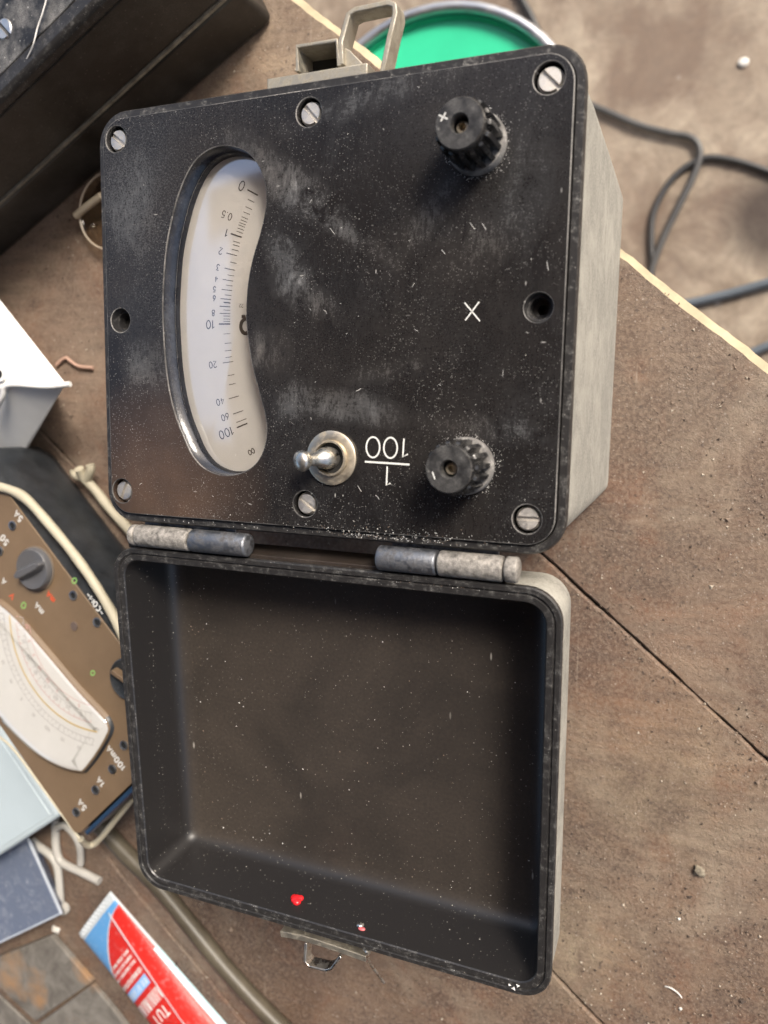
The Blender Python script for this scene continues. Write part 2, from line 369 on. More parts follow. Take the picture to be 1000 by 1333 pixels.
def glass_mat(name, tint=(1, 1, 1), refl=1.0, rough=.02, ior=1.55):
    t = NT(name); tr = t.n('ShaderNodeBsdfTransparent'); tr.inputs[0].default_value = (*tint, 1)
    gl = t.n('ShaderNodeBsdfGlossy'); gl.inputs['Roughness'].default_value = rough; gl.inputs['Color'].default_value = (1, 1, 1, 1)
    lw = t.n('ShaderNodeLayerWeight'); r0 = ((ior - 1) / (ior + 1)) ** 2
    fr = t.math('ADD', r0, t.math('MULTIPLY', t.math('POWER', lw.outputs['Facing'], 5), 1 - r0))
    mx = t.n('ShaderNodeMixShader'); t.l(t.math('MULTIPLY', fr, refl), mx.inputs[0]); t.l(tr.outputs[0], mx.inputs[1]); t.l(gl.outputs[0], mx.inputs[2])
    t.l(mx.outputs[0], t.out.inputs[0]); return t.m

M = dict(
    panel=bakelite_panel(), lid=lid_plastic(), rim=rim_plastic(), shell=case_shell(), table=table_mat(), floor=floor_mat(),
    steel=metal('nickel_plated_steel', (.60, .58, .54), .26), brass=metal('pale_brass', (.62, .55, .44), .42, (.25, .2, .13), .5),
    hinge=plain('weathered_hinge_metal', (.24, .225, .205), .6, .3, .75, 420, 1.0, (.50, .47, .42), .5),
    hingeD=metal('dark_tarnished_hinge', (.24, .25, .27), .5, (.055, .048, .045), .95, 260, .9),
    latch=metal('dusty_latch_steel', (.42, .39, .33), .6, (.30, .27, .21), .7, 260, .3),
    knobtop=plain('dusty_sheen_knob_top', (.020, .020, .021), .30, 0, .3, 500, .1, (.42, .41, .39), .35), dark=plain('dark_cavity', (.006, .006, .006), .8), knob=plain('black_knob_bakelite', (.008, .008, .009), .18, 0, .2, 700, .08, (.42, .41, .39), .26),  # knobtop: grey reflection of the top face put into the colour, plus dust
    knobbase=plain('dusty_knob_skirt', (.11, .105, .10), .5, 0, .3, 500, .2, (.50, .48, .45), .95),
    wall=plain('window_wall_black', (.008, .010, .016), .12, 0, .3, 300, .15, (.40, .42, .45), .1),
    white=plain('engraved_white', (.66, .66, .63), .6, 0, .12, 700), ink=plain('dial_ink', (.055, .045, .035), .7),
    dial=plain('cream_dial_card', (.82, .78, .72), .75, 0, .04, 60), glass=glass_mat('window_glass', (.98, .98, .98), 9, .11),
    edge=plain('bare_wood_edge', (.38, .32, .21), .8, 0, .25, 60, .4), fiber=plain('white_lint', (.7, .69, .66), .8),
    red=plain('red_wax', (.62, .015, .02), .25, 0, .2, 400, .2), redpale=plain('pink_wax_smear', (.5, .12, .13), .4),
)

# ------------------------------------------------------------------ setting: floor, workbench, added overhead boards
def grid_sheet(name, x0, x1, y0, y1, z, n, m, kind='structure'):
    bm = bmesh.new(); bmesh.ops.create_grid(bm, x_segments=n, y_segments=n, size=.5)
    for v in bm.verts: v.co = Vector((x0 + (v.co.x + .5) * (x1 - x0), y0 + (v.co.y + .5) * (y1 - y0), z + .002 * noise.noise(v.co * 30)))
    return props(ob(name, bm, m), kind=kind)
grid_sheet('floor', -6, 6, -6, 8, -.75, 60, M['floor'])

TD = Vector((math.cos(math.radians(-39)), math.sin(math.radians(-39)), 0)); TN = Vector((-TD.y, TD.x, 0))
bench = props(empty('workbench', (0, 0, 0)), kind='structure')
def plank(n0, n1, edge=False, zt=0., seed=0):
    """one board of the bench, lying along TD between the offsets n0 < n1 along TN"""
    bm = bmesh.new(); L0, L1 = -1.0, .9; g = .00045
    ss = [L0, -.7] + [-.55 + i * .004 for i in range(276)] + [.7, L1]
    def jit(s, k): return .0007 * noise.noise(Vector((s * 190, k, seed))) + .0007 * noise.noise(Vector((s * 45, k + 5, seed))) + .0006 * noise.noise(Vector((s * 12, 2, seed)))
    rings = []
    for s in ss:
        a = n0 + g + jit(s, 1); b = n1 - g + jit(s, 2) * .8
        ch = .0012
        if edge: ch = .0036 + .0012 * noise.noise(Vector((s * 30, 3, 1)))
        prof = [(a, zt - .03), (a, zt - .0012 + jit(s, 4) * .6), (a + .001, zt), (b - ch, zt), (b, zt - min(ch * .75, .004)), (b, zt - .03)]
        rings.append([TD * s + TN * q[0] + Vector((0, 0, q[1])) for q in prof])
    R = [[bm.verts.new(p) for p in r] for r in rings]
    for k in range(len(R) - 1):
        for i in range(6):
            f = bm.faces.new((R[k][i], R[k][(i + 1) % 6], R[k + 1][(i + 1) % 6], R[k + 1][i])); f.material_index = 1 if edge and i in (3, 4) else 0
    bm.faces.new(R[0][::-1]); bm.faces.new(R[-1])
    return ob('plank', bm, [M['table'], M['edge']], bench, smooth=0)
for k, (a, b) in enumerate(((-.95, -.60), (-.60, -.405), (-.405, -.210), (-.210, -.043), (-.043, .0935))):
    plank(a, b, edge=(k == 4), zt=(-.0003, 0, -.0002, -.0003, 0)[k], seed=k * 7.3)
bm = bmesh.new()
for s, n in ((-.9, .04), (-.9, -.85), (.8, .04), (.8, -.85)):
    c = TD * s + TN * n; box(bm, c.x - .035, c.x + .035, c.y - .035, c.y + .035, -.748, -.031)
ob('frame_leg', bm, M['table'], bench)

# added unseen boards, shaped for panel and dial reflections, open towards +Y and -X
t = NT('brown_added_boards'); nn = t.noise(6, 6, .6, t.mapping((.1, 1, 1)))
t.color(t.mix(t.ramp(nn, .3, .7), (.055, .032, .019), (.11, .066, .038))).set(rough=.85); M['added_shed'] = t.m
added_shed = props(empty('added_shed', (0, 0, 0)), kind='structure')
def added_roof(x0, x1, y0, y1):
    n = max(1, round((x1 - x0) / .35)); s = (x1 - x0) / n
    for i in range(n):
        bm = bmesh.new(); box(bm, x0 + i * s, x0 + (i + 1) * s - .008, y0, y1, 2.0 + .01 * (i % 2), 2.03 + .01 * (i % 2)); ob('added_roof_board', bm, M['added_shed'], added_shed)
added_roof(-1.27, 1.5, -3.2, .85); added_roof(-3.4, -1.27, -3.2, -.28); added_roof(-1.62, -1.27, .58, .85)
for i in range(14):
    bm = bmesh.new(); x0 = -3.4 + i * .35
    box(bm, x0, x0 + .34, -3.24 + .01 * (i % 2), -3.21 + .01 * (i % 2), -.75, 2.0); ob('added_wall_board', bm, M['added_shed'], added_shed)

# ------------------------------------------------------------------ the ohmmeter
W, H, Z = .19, .1615, .140
om = props(empty('ohmmeter', (0, 0, 0)), 'black ohmmeter with its lid hinged open, curved dial window and two round terminals', 'ohmmeter')
bm = bmesh.new(); D = .14
rings = []
for ins, z, r in ((.0015, Z - .0062, .0125), (.0012, Z - .03, .012), (.0022, Z - .10, .008), (.003, .0006, .0055)):
    rings.append([(x, y, z) for x, y in rrect(W - 2 * ins, H - 2 * ins - (Z - z) * .085, r)])
rings.append([(x, y, 0) for x, y in rrect(W - .008, H - .021, .005)])
rings.insert(0, [(x, y, Z - .0062) for x, y in rrect(W - 2 * .0036, H - 2 * .0036, .0098)])
rings.insert(0, [(x, y, Z - .020) for x, y in rrect(W - 2 * .0036, H - 2 * .0036, .0098)])
loft(bm, rings, None, True, True)
ob('case_body', bm, M['shell'], om)
bm = bmesh.new()
IN = .0034
seq = [(.0016, Z - .0062, .0122), (.0002, Z - .0056, .0125), (0, Z - .0026, .0125), (.0006, Z - .0016, .0122), (IN - .0004, Z - .0016, .0098), (IN - .0004, Z - .0061, .0098)]
loft(bm, [[(x, y, z) for x, y in rrect(W - 2 * i, H - 2 * i, r)] for i, z, r in seq])
ob('case_flange', bm, M['rim'], om)

winpx = [(298,190),(318,196),(334,212),(344,236),(346.5,258),(345,275),(338,305),(329,335),(323,365),(320.5,395),(320.5,420),(324,450),(330,483),(338,512),(345,540),(347,562),(343,585),(333,603),(318,614),(299,618.5),(280,616),(262,606),(248,588),(239,568),(230,545),(222,515),(216,475),(213,430),(212,400),(213.5,360),(217,320),(224,285),(231,258),(240,234),(252,212),(267,198),(283,191)]
win = [at(u, v, Z).xy for u, v in winpx]
win = [p.xy for p in smoothpath([Vector((*p, 0)) for p in win + [win[0]]], 3)][:-1]
def offs(P, d):
    n = len(P); out = []
    for i in range(n):
        t_ = (P[(i + 1) % n] - P[i - 1]).normalized(); out.append(P[i] + Vector((-t_.y, t_.x)) * d)
    return out
area = sum(win[i].x * win[(i + 1) % len(win)].y - win[(i + 1) % len(win)].x * win[i].y for i in range(len(win)))
if area < 0: win = win[::-1]
screws = [(151, 181, -38), (402, 146, -48), (715, 101, -45), (159, 639, 65), (397, 656, -35), (686, 676, 0)]
voids = [(157, 417), (701, 400)]
holes = [circ(.0049, 28, at(u, v, Z).xy) for u, v, a in screws] + [circ(.0047, 28, at(u, v, Z).xy) for u, v in voids]
swc = at(432.5, 596, Z).xy
holes.append(circ(.0062, 28, swc))
me = curve_plate('face_panel', [rrect(W - 2 * IN, H - 2 * IN, .0095), win] + holes, Z - .0045, Z, .00035)
M['wear'] = plain('worn_panel_edge', (.045, .043, .041), .4, 0, .6, 120, .2, (.48, .46, .43), .9)
face = link('face_panel', me, [M['panel'], M['wear']], om, smooth=35)
for p in me.polygons:
    if .15 < abs(p.normal.z) < .97 and p.center.z > Z - .001: p.material_index = 1
# worn pale line along the raised edge of the panel
bm = bmesh.new()
def zring(P, z): return [(p[0], p[1], z) for p in P]
# dark cavity tray behind the panel
bm = bmesh.new(); loft(bm, [zring(rrect(W - 2 * IN - .001, H - 2 * IN - .001, .009), z) for z in (Z - .0052, Z - .0135)], None, False, True)
ob('tray', bm, M['dark'], om)
# window wall, dial card, glass
bm = bmesh.new()
w1 = offs(win, .0001); w2 = offs(win, .0004); w3 = offs(win, .0009)
loft(bm, [zring(w1, Z - .0006), zring(w2, Z - .0070), zring(w3, Z - .0074), zring(w3, Z - .0098)])
ob('window_wall', bm, M['wall'], face, smooth=60)
bm = bmesh.new(); prism(bm, [tuple(p) for p in offs(win, -.0015)], Z - .0112, Z - .0100)
dial = ob('dial_card', bm, M['dial'], om, smooth=30)
ZD = Z - .0100
bm = bmesh.new(); loft(bm, [zring(offs(win, .0006), Z - .0076), zring(offs(win, .0008), Z - .0067), zring(offs(win, .0014), Z - .0066)], None, False, True)
ob('window_glass', bm, M['glass'], om, smooth=30)
DK = bmesh.new()
def P5(x, y, oy): return at(180 + x / 5, oy + y / 5, ZD).xy
right = [(780,372,180,2),(757,418,180,0),(742,465,180,0),(728,497,180,0),(716,528,180,0),(710,548,180,0),(702,565,180,0),(696,580,180,0),(690,600,180,0),(684,620,180,0),(675,645,180,2),(664,683,180,0),(660,705,180,0),(655,735,180,0),(644,765,180,1),(642,815,180,0),(632,860,180,1),(626,897,180,0),(620,930,180,1),(616,962,180,0),(613,992,180,1),(608,1024,180,0),(606,1050,180,1),(603,1074,180,0),(601,1097,180,1),(600,20,390,0),(600,48,390,1),(600,70,390,0),(600,92,390,1),(600,108,390,0),(600,127,390,0),(600,142,390,0),(600,159,390,2),(600,222,390,0),(607,282,390,0),(608,330,390,0),(612,372,390,0),(620,403,390,1),(628,487,390,0),(635,545,390,0),(657,627,390,1),(685,722,390,1),(705,775,390,1),(712,805,390,2)]
cen = at(640, 421, ZD).xy
for x, y, oy, k in right:
    p = P5(x, y, oy); d = (p - cen).normalized(); L = (.0031, .0049, .0052)[k]
    ribbon(DK, [p, p + d * L], (.00022, .00026, .0005)[k], ZD)
def T(s, x, y, oy, hpx, wd=.00034):
    c = P5(x, y, oy); d = (c - cen).normalized(); rd = Vector((-abs(d.x), -d.y if d.x < 0 else d.y)).normalized()
    rd = Vector((d.x, d.y)) * 1.0
    text(DK, s, c, hpx / 5 / 3250, rd, wd, ZD)
for a in (('0', 675, 310, 180, 58, .00042), ('0.5', 578, 503, 180, 42), ('1', 577, 617, 180, 46, .00042), ('2', 538, 735, 180, 40), ('3', 520, 840, 180, 36), ('4', 508, 918, 180, 34),
          ('5', 497, 983, 180, 34), ('6', 496, 1042, 180, 34), ('8', 490, 87, 390, 36), ('10', 471, 163, 390, 52, .00042), ('20', 487, 424, 390, 40), ('40', 535, 665, 390, 40), ('60', 567, 765, 390, 40),
          ('100', 574, 868, 390, 54, .00042), ('Q', 738, 990, 390, 38, .0004), ('22', 672, 40, 390, 20, .0002)): T(*a)
c = P5(700, 165, 390); text(DK, 'W', c, .0064, (-1, 0), .0015, ZD)
props(ob('scale_marks', DK, M['ink'], dial, smooth=0), kind='stuff')

def screw_mesh(r=.0040):
    bm = bmesh.new(); lathe(bm, [(r, -.003), (r, -.0008), (r * .9, -.0007)], 28, 0)
    sw = .00075; n = 12
    for s in (1, -1):
        a0 = math.asin(sw / r); pts = [((r - .0002) * math.cos(a0 + (PI - 2 * a0) * i / n), s * (r - .0002) * math.sin(a0 + (PI - 2 * a0) * i / n)) for i in range(n + 1)]
        top = [(p[0] * .86, s * (sw + .00005) + (p[1] - s * sw) * .86) for p in pts]
        if s < 0: pts = pts[::-1]; top = top[::-1]
        prism(bm, pts, -.0005, .00045, 0, top)
    return bm
M['screwhead'] = metal('brushed_screw_head', (.74, .71, .66), .46, (.38, .33, .27), .45, 500, .2)
s0 = ob('screw', screw_mesh(.0042), M['screwhead'], face, smooth=50)
for k, (u, v, a) in enumerate(screws):
    o = s0 if k == 0 else s0.copy()
    if k: COL.objects.link(o)
    p = at(u, v, Z); o.location = (p.x + .0001, p.y, Z - .0016); o.rotation_euler = (0, 0, math.radians(a))
for k, (u, v) in enumerate(voids):
    bm = bmesh.new(); p = at(u, v, Z).xy
    lathe(bm, [(.0046, Z - .0006), (.0041, Z - .0030), (.0034, Z - .0031), (.0032, Z - .0075), (.0017, Z - .0076), (.0016, Z - .012)], 28, 0, False, True, p)
    ob('screw_hole', bm, M['rim'], face, smooth=40)
# engraved marks
bm = bmesh.new()
c0 = lambda x, y: at(460 + x / 11.11, 560 + y / 11.11, Z).xy
for x, y in ((287, 247), (540, 255)):
    ctr = c0(x, y); hx = (c0(x + 100, y) - c0(x - 100, y)).length / 2; hy = (c0(x, y + 148) - c0(x, y - 148)).length / 2
    ribbon(bm, [(ctr.x + hx * .97 * math.cos(a), ctr.y + hy * math.sin(a)) for a in [2 * PI * i / 30 for i in range(30)]], .00062, Z, closed=True)
    ob('engraved_digit', bm, M['white'], face, smooth=0); bm = bmesh.new()
ribbon(bm, [c0(735, 120), c0(718, 392), c0(790, 345)], .0006, Z); ob('engraved_digit', bm, M['white'], face, smooth=0)
bm = bmesh.new(); ribbon(bm, [c0(168, 455), c0(815, 497)], .0007, Z); ob('engraved_bar', bm, M['white'], face, smooth=0); bm = bmesh.new()
ribbon(bm, [c0(493, 525), c0(482, 800), c0(540, 765)], .0006, Z); ob('engraved_digit', bm, M['white'], face, smooth=0)
bm = bmesh.new()
ribbon(bm, [at(605, 394, Z).xy, at(625, 418, Z).xy], .00045, Z); ribbon(bm, [at(624, 393, Z).xy, at(606, 417, Z).xy], .00045, Z)
ob('engraved_cross', bm, M['white'], face, smooth=0)
# toggle switch
sw = empty('toggle_switch', (swc.x, swc.y, Z), parent=om)
bm = bmesh.new(); lathe(bm, [(.0098, .0001), (.0099, .0010), (.0094, .0013), (.0068, .0013)], 48, 0, True, False)
loft(bm, [[(r * math.cos(2 * PI * i / 48), r * math.sin(2 * PI * i / 48), z) for i in range(48)] for r, z in ((.0068, .0013), (.0068, .0005), (.0066, .0024), (.0064, .0029), (.0058, .0029), (.0056, .0016), (.0056, -.004))])
bx_ = []
ob('washer', bm, M['brass'], sw, smooth=35)
bm = bmesh.new(); lathe(bm, [(.0055, -.0030), (.0055, .0008), (.0040, .0004)], 32); ob('lever_gap_shade', bm, M['dark'], sw, smooth=40)  # near-black disc paints the shaded gap around the lever
tip = at(391, 600, Z + .0125) - Vector((swc.x, swc.y, Z)); base = Vector((.0004, .0002, -.0015))
ax = (tip - base); L = ax.length; ax.normalize()
prof = [(.0000, -.002), (.0026, -.0012), (.0037, .0008), (.0041, .0032), (.0039, .0055), (.0033, .0070), (.0026, .0080), (.00235, L * .62), (.0022, L * .74), (.0021, L * .77), (.0027, L * .80), (.0034, L * .85), (.0038, L * .93), (.0037, L * 1.0), (.0030, L * 1.06), (.0016, L * 1.10), (.0002, L * 1.112)]
a_ = ax.orthogonal().normalized(); b_ = ax.cross(a_)
bm = bmesh.new(); loft(bm, [[base + ax * s + (a_ * math.cos(2 * PI * i / 28) + b_ * math.sin(2 * PI * i / 28)) * max(r, .0001) for i in range(28)] for r, s in prof], None, True, True)
ob('lever', bm, M['steel'], sw, smooth=70)
# terminals
def terminal(x, y, mark):
    t_ = empty('terminal_post', (x, y, Z), parent=om)
    bm = bmesh.new(); lathe(bm, [(.0098, .0), (.0098, .0028), (.0095, .0036), (.0080, .0038)], 48)
    ob('skirt', bm, M['knobbase'], t_, smooth=35)
    bm = bmesh.new(); n = 15; rings = []
    for z, r, fd in ((.0038, .0093, .0022), (.0156, .0092, .0021), (.0168, .0088, .0017), (.0172, .0080, .0006), (.0176, .0078, 0), (.0200, .0077, 0), (.0205, .0074, 0)):
        ring = []
        for i in range(n * 8):
            ph = (i % 8) / 8; k = fd if .56 <= ph <= .82 else (fd * .7 if ph in (.5, .875) else 0)
            if .5 <= ph <= .875 and fd: k = fd * (1 if .6 <= ph <= .76 else .8)
            a = 2 * PI * i / (n * 8); ring.append(((r - k) * math.cos(a), (r - k) * math.sin(a), z))
        rings.append(ring)
    for z, r in ((.0205, .0031), (.0198, .0027), (.0128, .0026)): rings.append([(r * math.cos(2 * PI * i / (n * 8)), r * math.sin(2 * PI * i / (n * 8)), z) for i in range(n * 8)])
    loft(bm, rings, [0] * 5 + [1] * (len(rings) - 5), False, True); ob('cap', bm, [M['knob'], M['knobtop']], t_, smooth=42)
    bm = bmesh.new(); lathe(bm, [(.0019, .0130), (.0019, .0170), (.0012, .0172), (.0010, .0140)], 24, 0, False, True); ob('socket', bm, M['brass'], t_, smooth=40)
    bm = bmesh.new()
    for st in mark:
        ribbon(bm, [(onp.x - x, onp.y - y) for onp in (at(u, v, Z + .0205) for u, v in st)], .00042, .0205)
    ob('mark', bm, M['white'], t_, smooth=0)
terminal(.0612, .0524, [[(571.5, 150), (583, 155)], [(580.5, 146.5), (574, 158)]])
terminal(.0608, -.0517, [[(563, 614), (566.5, 624)]])
# lint and fibres lying on the panel (beyond counting)
bm = bmesh.new()
for i in range(60):
    x, y = random.uniform(-.088, .088), random.uniform(-.074, .074); a = random.uniform(0, PI); l = random.choice((.0003, .0003, .0004, .0005, .0009)) * random.uniform(.6, 1.2)
    k = random.uniform(-.6, .6); p = [(x, y), (x + math.cos(a) * l, y + math.sin(a) * l), (x + math.cos(a) * l + math.cos(a + k) * l, y + math.sin(a) * l + math.sin(a + k) * l)]
    if any((Vector(q) - (sum(win, Vector((0, 0))) / len(win))).length < .05 and -.08 < q[0] < -.02 for q in p): continue
    ribbon(bm, p, .00011, Z, .0001)
for pts in (((430, 297), (436, 305)), ((612, 290), (618, 298)), ((628, 291), (633, 299)), ((466, 632), (471, 640)), ((712, 340), (714, 352)), ((575, 325), (580, 331))):
    ribbon(bm, [at(u, v, Z).xy for u, v in pts], .00013, Z, .0002)
props(ob('lint', bm, M['fiber'], face, smooth=0), kind='stuff')

# hinges
HY = -H / 2 - .0060; HZ = Z - .0035; HR = .0046
def hx(u, v): return onplane(u, v, Vector((0, HY, HZ + HR * .8)), Vector((0, 0, 1))).x
def hinge(x0, xm, x1, pinside):
    h = empty('hinge', (0, 0, 0), parent=om)
    def barrel(a, b, mt, nm='knuckle', rr=HR):
        bm = bmesh.new(); prof = [(rr * .8, a), (rr * .97, a + .0005), (rr, a + .001), (rr, b - .001), (rr * .97, b - .0005), (rr * .8, b)]
        loft(bm, [[(x, HY + r * math.cos(2 * PI * i / 32), HZ + r * math.sin(2 * PI * i / 32)) for i in range(32)] for r, x in prof], None, True, True)
        ob(nm, bm, mt, h, smooth=50)
    if pinside > 0:
        barrel(x0, xm - .0002, M['hingeD']); barrel(xm + .0002, x1 - .0052, M['hinge']); barrel(x1 - .0048, x1, M['hinge'], 'pin_end', HR * .99)
    else:
        barrel(x0, x0 + .003, M['hinge'], 'pin_end', HR * .97); barrel(x0 + .0033, xm - .0002, M['hinge']); barrel(xm + .0002, x1, M['hingeD'])
    bm = bmesh.new(); box(bm, x0 + .004, x1 - .008, HY, -H / 2 - .0005, HZ - .0044, HZ - .0028); ob('leaf', bm, M['hingeD'], h, bevel=.0003)
hinge(hx(165, 695), hx(243, 702), hx(318, 707), -1)
hinge(hx(488, 724), hx(567, 733), hx(673, 741), 1)

# lid: its own frame, X as the case, Y' along the lid away from the hinge, tilted down 4.8 degrees
LA = .0835; LO = Vector((0, -H / 2 - .01149, Z - .00276))
lid = empty('lid', LO, (LA, 0, 0), om)
lid.rotation_euler = (LA, 0, 0)
LM = Matrix.Translation(LO) @ Matrix.Rotation(LA, 4, 'X')
LMI = LM.inverted()
def lidpt(u, v, z=0., axis='z', val=None):
    """photo point on a lid-local plane"""
    n = LM.to_3x3() @ (Vector((0, 0, 1)) if axis == 'z' else Vector((0, 1, 0)))
    p0 = LM @ (Vector((0, 0, z)) if axis == 'z' else Vector((0, val, 0)))
    return LMI @ onplane(u, v, p0, n)
LDEP = .030
def lring(ix, z, r, iy=None):
    iy = ix if iy is None else iy
    return [(x, y - H / 2, z) for x, y in rrect(W - 2 * ix, H - 2 * iy, r)]
bm = bmesh.new()
loft(bm, [lring(.0008, -.0030, .012), lring(.0008, -.008, .012), lring(.0012, -.024, .011), lring(.0035, -.0305, .009), lring(.0075, -.0325, .006)], None, False, True)
ob('lid_shell', bm, M['shell'], lid)
bm = bmesh.new()
loft(bm, [lring(.0008, -.0031, .012), lring(.0001, -.0028, .0125), lring(0, -.0006, .0125), lring(.0005, 0, .012), lring(.0021, 0, .0108), lring(.0024, -.0007, .0106), lring(.0029, -.0007, .0103), lring(.0032, -.0002, .010), lring(.0052, -.0003, .0082), lring(.0056, -.0008, .0078)])
ob('rim', bm, M['rim'], lid, smooth=35)
bm = bmesh.new(); rs = [lring(.0056, -.0008, .0078), lring(.0059, -.0022, .0070), lring(.0075, -LDEP + .007, .0062)]
for k in range(1, 7):
    a = k / 6 * PI / 2; rs.append(lring(.0078 + .008 * (1 - math.cos(a)), -LDEP + .007 - .007 * math.sin(a), .0060 - .0035 * k / 6))
loft(bm, rs, None, False, True)
ob('lining', bm, M['lid'], lid, smooth=60)
bm = bmesh.new(); box(bm, -.0885, .0745, -.001, .0012, -.020, -.0034); ob('hinge_plate', bm, plain('dark_brown_hinge_plate', (.030, .021, .016), .5, .3, .4, 120, .3, (.3, .28, .26), .2), lid, bevel=.0003)
# red wax and rivet on the front inner wall
def wallpt(u, v): return lidpt(u, v, axis='y', val=-(H - .0064))
bm = bmesh.new(); c = wallpt(386, 1172)
for dx, dz, r in ((0, 0, .0024), (.0009, .0012, .0019), (-.0012, -.0006, .0018), (.0012, -.0012, .0016)):
    bmesh.ops.create_icosphere(bm, subdivisions=3, radius=r, matrix=Matrix.Translation(c + Vector((dx, .0005, dz))) @ Matrix.Diagonal((1, .7, 1, 1)))
ob('wax_seal', bm, M['red'], lid, smooth=80)['label'] = 'glossy red wax blob sealing a rivet on the inner wall'
bm = bmesh.new(); c = wallpt(469, 1204); bmesh.ops.create_icosphere(bm, subdivisions=3, radius=.0017, matrix=Matrix.Translation(c) @ Matrix.Diagonal((1, .6, 1, 1)))
ob('rivet', bm, M['steel'], lid, smooth=80)
bm = bmesh.new(); c = wallpt(471, 1209); bmesh.ops.create_icosphere(bm, subdivisions=2, radius=.0017, matrix=Matrix.Translation(c) @ Matrix.Diagonal((1, .35, .6, 1)))
ob('wax_trace', bm, M['redpale'], lid, smooth=80)
# latch tongue at the lid front
zl = -.007
q = lambda u, v, z=zl: lidpt(u, v, z)
bm = bmesh.new(); pts = [q(365, 1216), q(395, 1222), q(430, 1233), q(476, 1249)]
band(bm, [p + Vector((0, 0, 0)) for p in pts], .0028, .009, 6); ob('catch_strip', bm, M['latch'], lid, smooth=40, bevel=.0003)
bm = bmesh.new(); pts = [q(398, 1228), q(396, 1252), q(402, 1259), q(424, 1264), q(431, 1262), q(443, 1246)]
band(bm, pts, .0011, .006, 0); ob('catch_loop', bm, M['steel'], lid, smooth=40, bevel=.0003)
bm = bmesh.new(); tube(bm, [q(474, 1236, .0005), q(478, 1240, .002), q(479, 1247, .0), q(482, 1254, -.004), q(500, 1279, -.012)], .0006, 8); ob('catch_wire', bm, M['steel'], lid)

# latch on the far edge of the case
la = empty('latch', (0, 0, 0), parent=om)
def q(u, v, z): return at(u, v, z)
bm = bmesh.new(); a, b = q(347, 104, Z - .004), q(478, 86, Z - .004)
box(bm, a.x, b.x, H / 2 + .0002, H / 2 + .0042, Z - .028, Z - .0042); ob('base_plate', bm, M['latch'], la, bevel=.0005)
zb = Z - .006
bm = bmesh.new(); band(bm, [q(387, 93, zb), q(386, 60, zb), q(438, 52, zb), q(441, 86, zb)], .0014, .013, 0); 
ob('clasp_box', bm, M['latch'], la, smooth=30, bevel=.0003)
bm = bmesh.new(); prism(bm, [tuple(q(*p, zb).xy) for p in ((387, 93), (386, 60), (438, 52), (441, 86))][::-1], zb - .0128, zb - .0120); ob('clasp_shade_floor', bm, M['dark'], la)  # near-black plate puts the shade inside the clasp into colour
bm = bmesh.new(); band(bm, [q(444, 84, zb), q(443, 54, zb), q(453, 18, zb), q(462, 12, zb), q(505, 3, zb), q(513, 6, zb), q(514, 16, zb), q(506, 50, zb), q(497, 94, zb)], .0019, .008, 0)
ob('bail', bm, M['latch'], la, smooth=30, bevel=.0004)
bm = bmesh.new(); prism(bm, [tuple(q(*p, zb).xy) for p in ((441, 84), (441, 56), (452, 62), (468, 78), (470, 83))][::-1], zb - .006, zb - .002); ob('clasp_web', bm, M['latch'], la, bevel=.0003)
#@@REST@@
# ------------------------------------------------------------------ black instrument box, upper left
BH = .088
M['blackbox'] = plain('scuffed_black_box', (.012, .011, .010), .34, 0, .4, 40, .3, (.33, .31, .27), .30)
M['blacktop'] = plain('dusty_black_lid_top', (.014, .014, .015), .4, 0, .3, 200, .15, (.5, .49, .47), .7)
A0 = at(0, 336, .0).xy; A1 = at(357, 27, .0).xy
e = (A1 - A0).normalized(); nb = Vector((-e.y, e.x))
bb = empty('black_instrument_box', (A1.x, A1.y, .0005), (0, 0, math.atan2(e.y, e.x)))
props(bb, 'black box with a dusty seam and a slotted screw on top, behind the ohmmeter\'s upper left corner', 'instrument box')
bb['label'] = 'scuffed black box with a dusty seam, beyond the upper left corner of the ohmmeter'
def slab(z0, z1, out, r, nm, m, bev=.0015):
    bm = bmesh.new(); prism(bm, [(x, y) for x, y in rrect(.42 + 2 * out, .24 + 2 * out, r, 6, (-.21 - .0, .12))], z0, z1)
    return ob(nm, bm, m, bb, bevel=bev, seg=3, smooth=45)
slab(0, .0335, .0, .004, 'box_base', M['blackbox'], .002)
slab(.0352, BH - .010, -.0016, .004, 'box_body', M['blackbox'], .0012)
bm = bmesh.new(); prism(bm, [(x, y) for x, y in rrect(.4192, .2392, .004, 6, (-.21, .12))], .0334, .0353)
M['seam'] = plain('dusty_seam', (.20, .18, .14), .85, 0, .5, 150, .4); ob('seam', bm, M['seam'], bb)
slab(BH - .0095, BH, .0004, .006, 'top_flange', M['rim'], .003)
bm = bmesh.new(); prism(bm, [(x, y) for x, y in rrect(.400, .2225, .004, 6, (-.21, .12 - .0002))], BH - .001, BH + .0006)
tp = ob('top_panel', bm, M['blacktop'], bb, bevel=.0004)
BI = bb.matrix_basis.inverted()
bpy.context.view_layer.update(); BI = bb.matrix_world.inverted()
lp = BI @ at(6, 38, BH + .001)
M['screwpale'] = metal('bright_screw_head', (.78, .77, .75), .35, (.5, .48, .45), .3)
o = link('screw', s0.data.copy(), M['screwpale'], bb, (lp.x, lp.y, BH + .0009), (0, 0, math.radians(-45) - bb.rotation_euler.z), 50); o.scale = (1.25, 1.25, 1)
bm = bmesh.new()
tube(bm, [at(62, -6, BH + .003), at(56, 15, BH + .003), at(49, 36, BH + .0025), at(45, 52, BH + .003), at(41, 64, BH + .002), at(28, 91, BH - .002)], .00035, 6)
props(ob('wire_strand', bm, M['fiber']), 'thin pale wire strand lying over the edge of the black box', 'wire')
for k, (u, v, z, nm) in enumerate(((108, 126, .055, 0), (73, 110, .06, 0))):
    pass

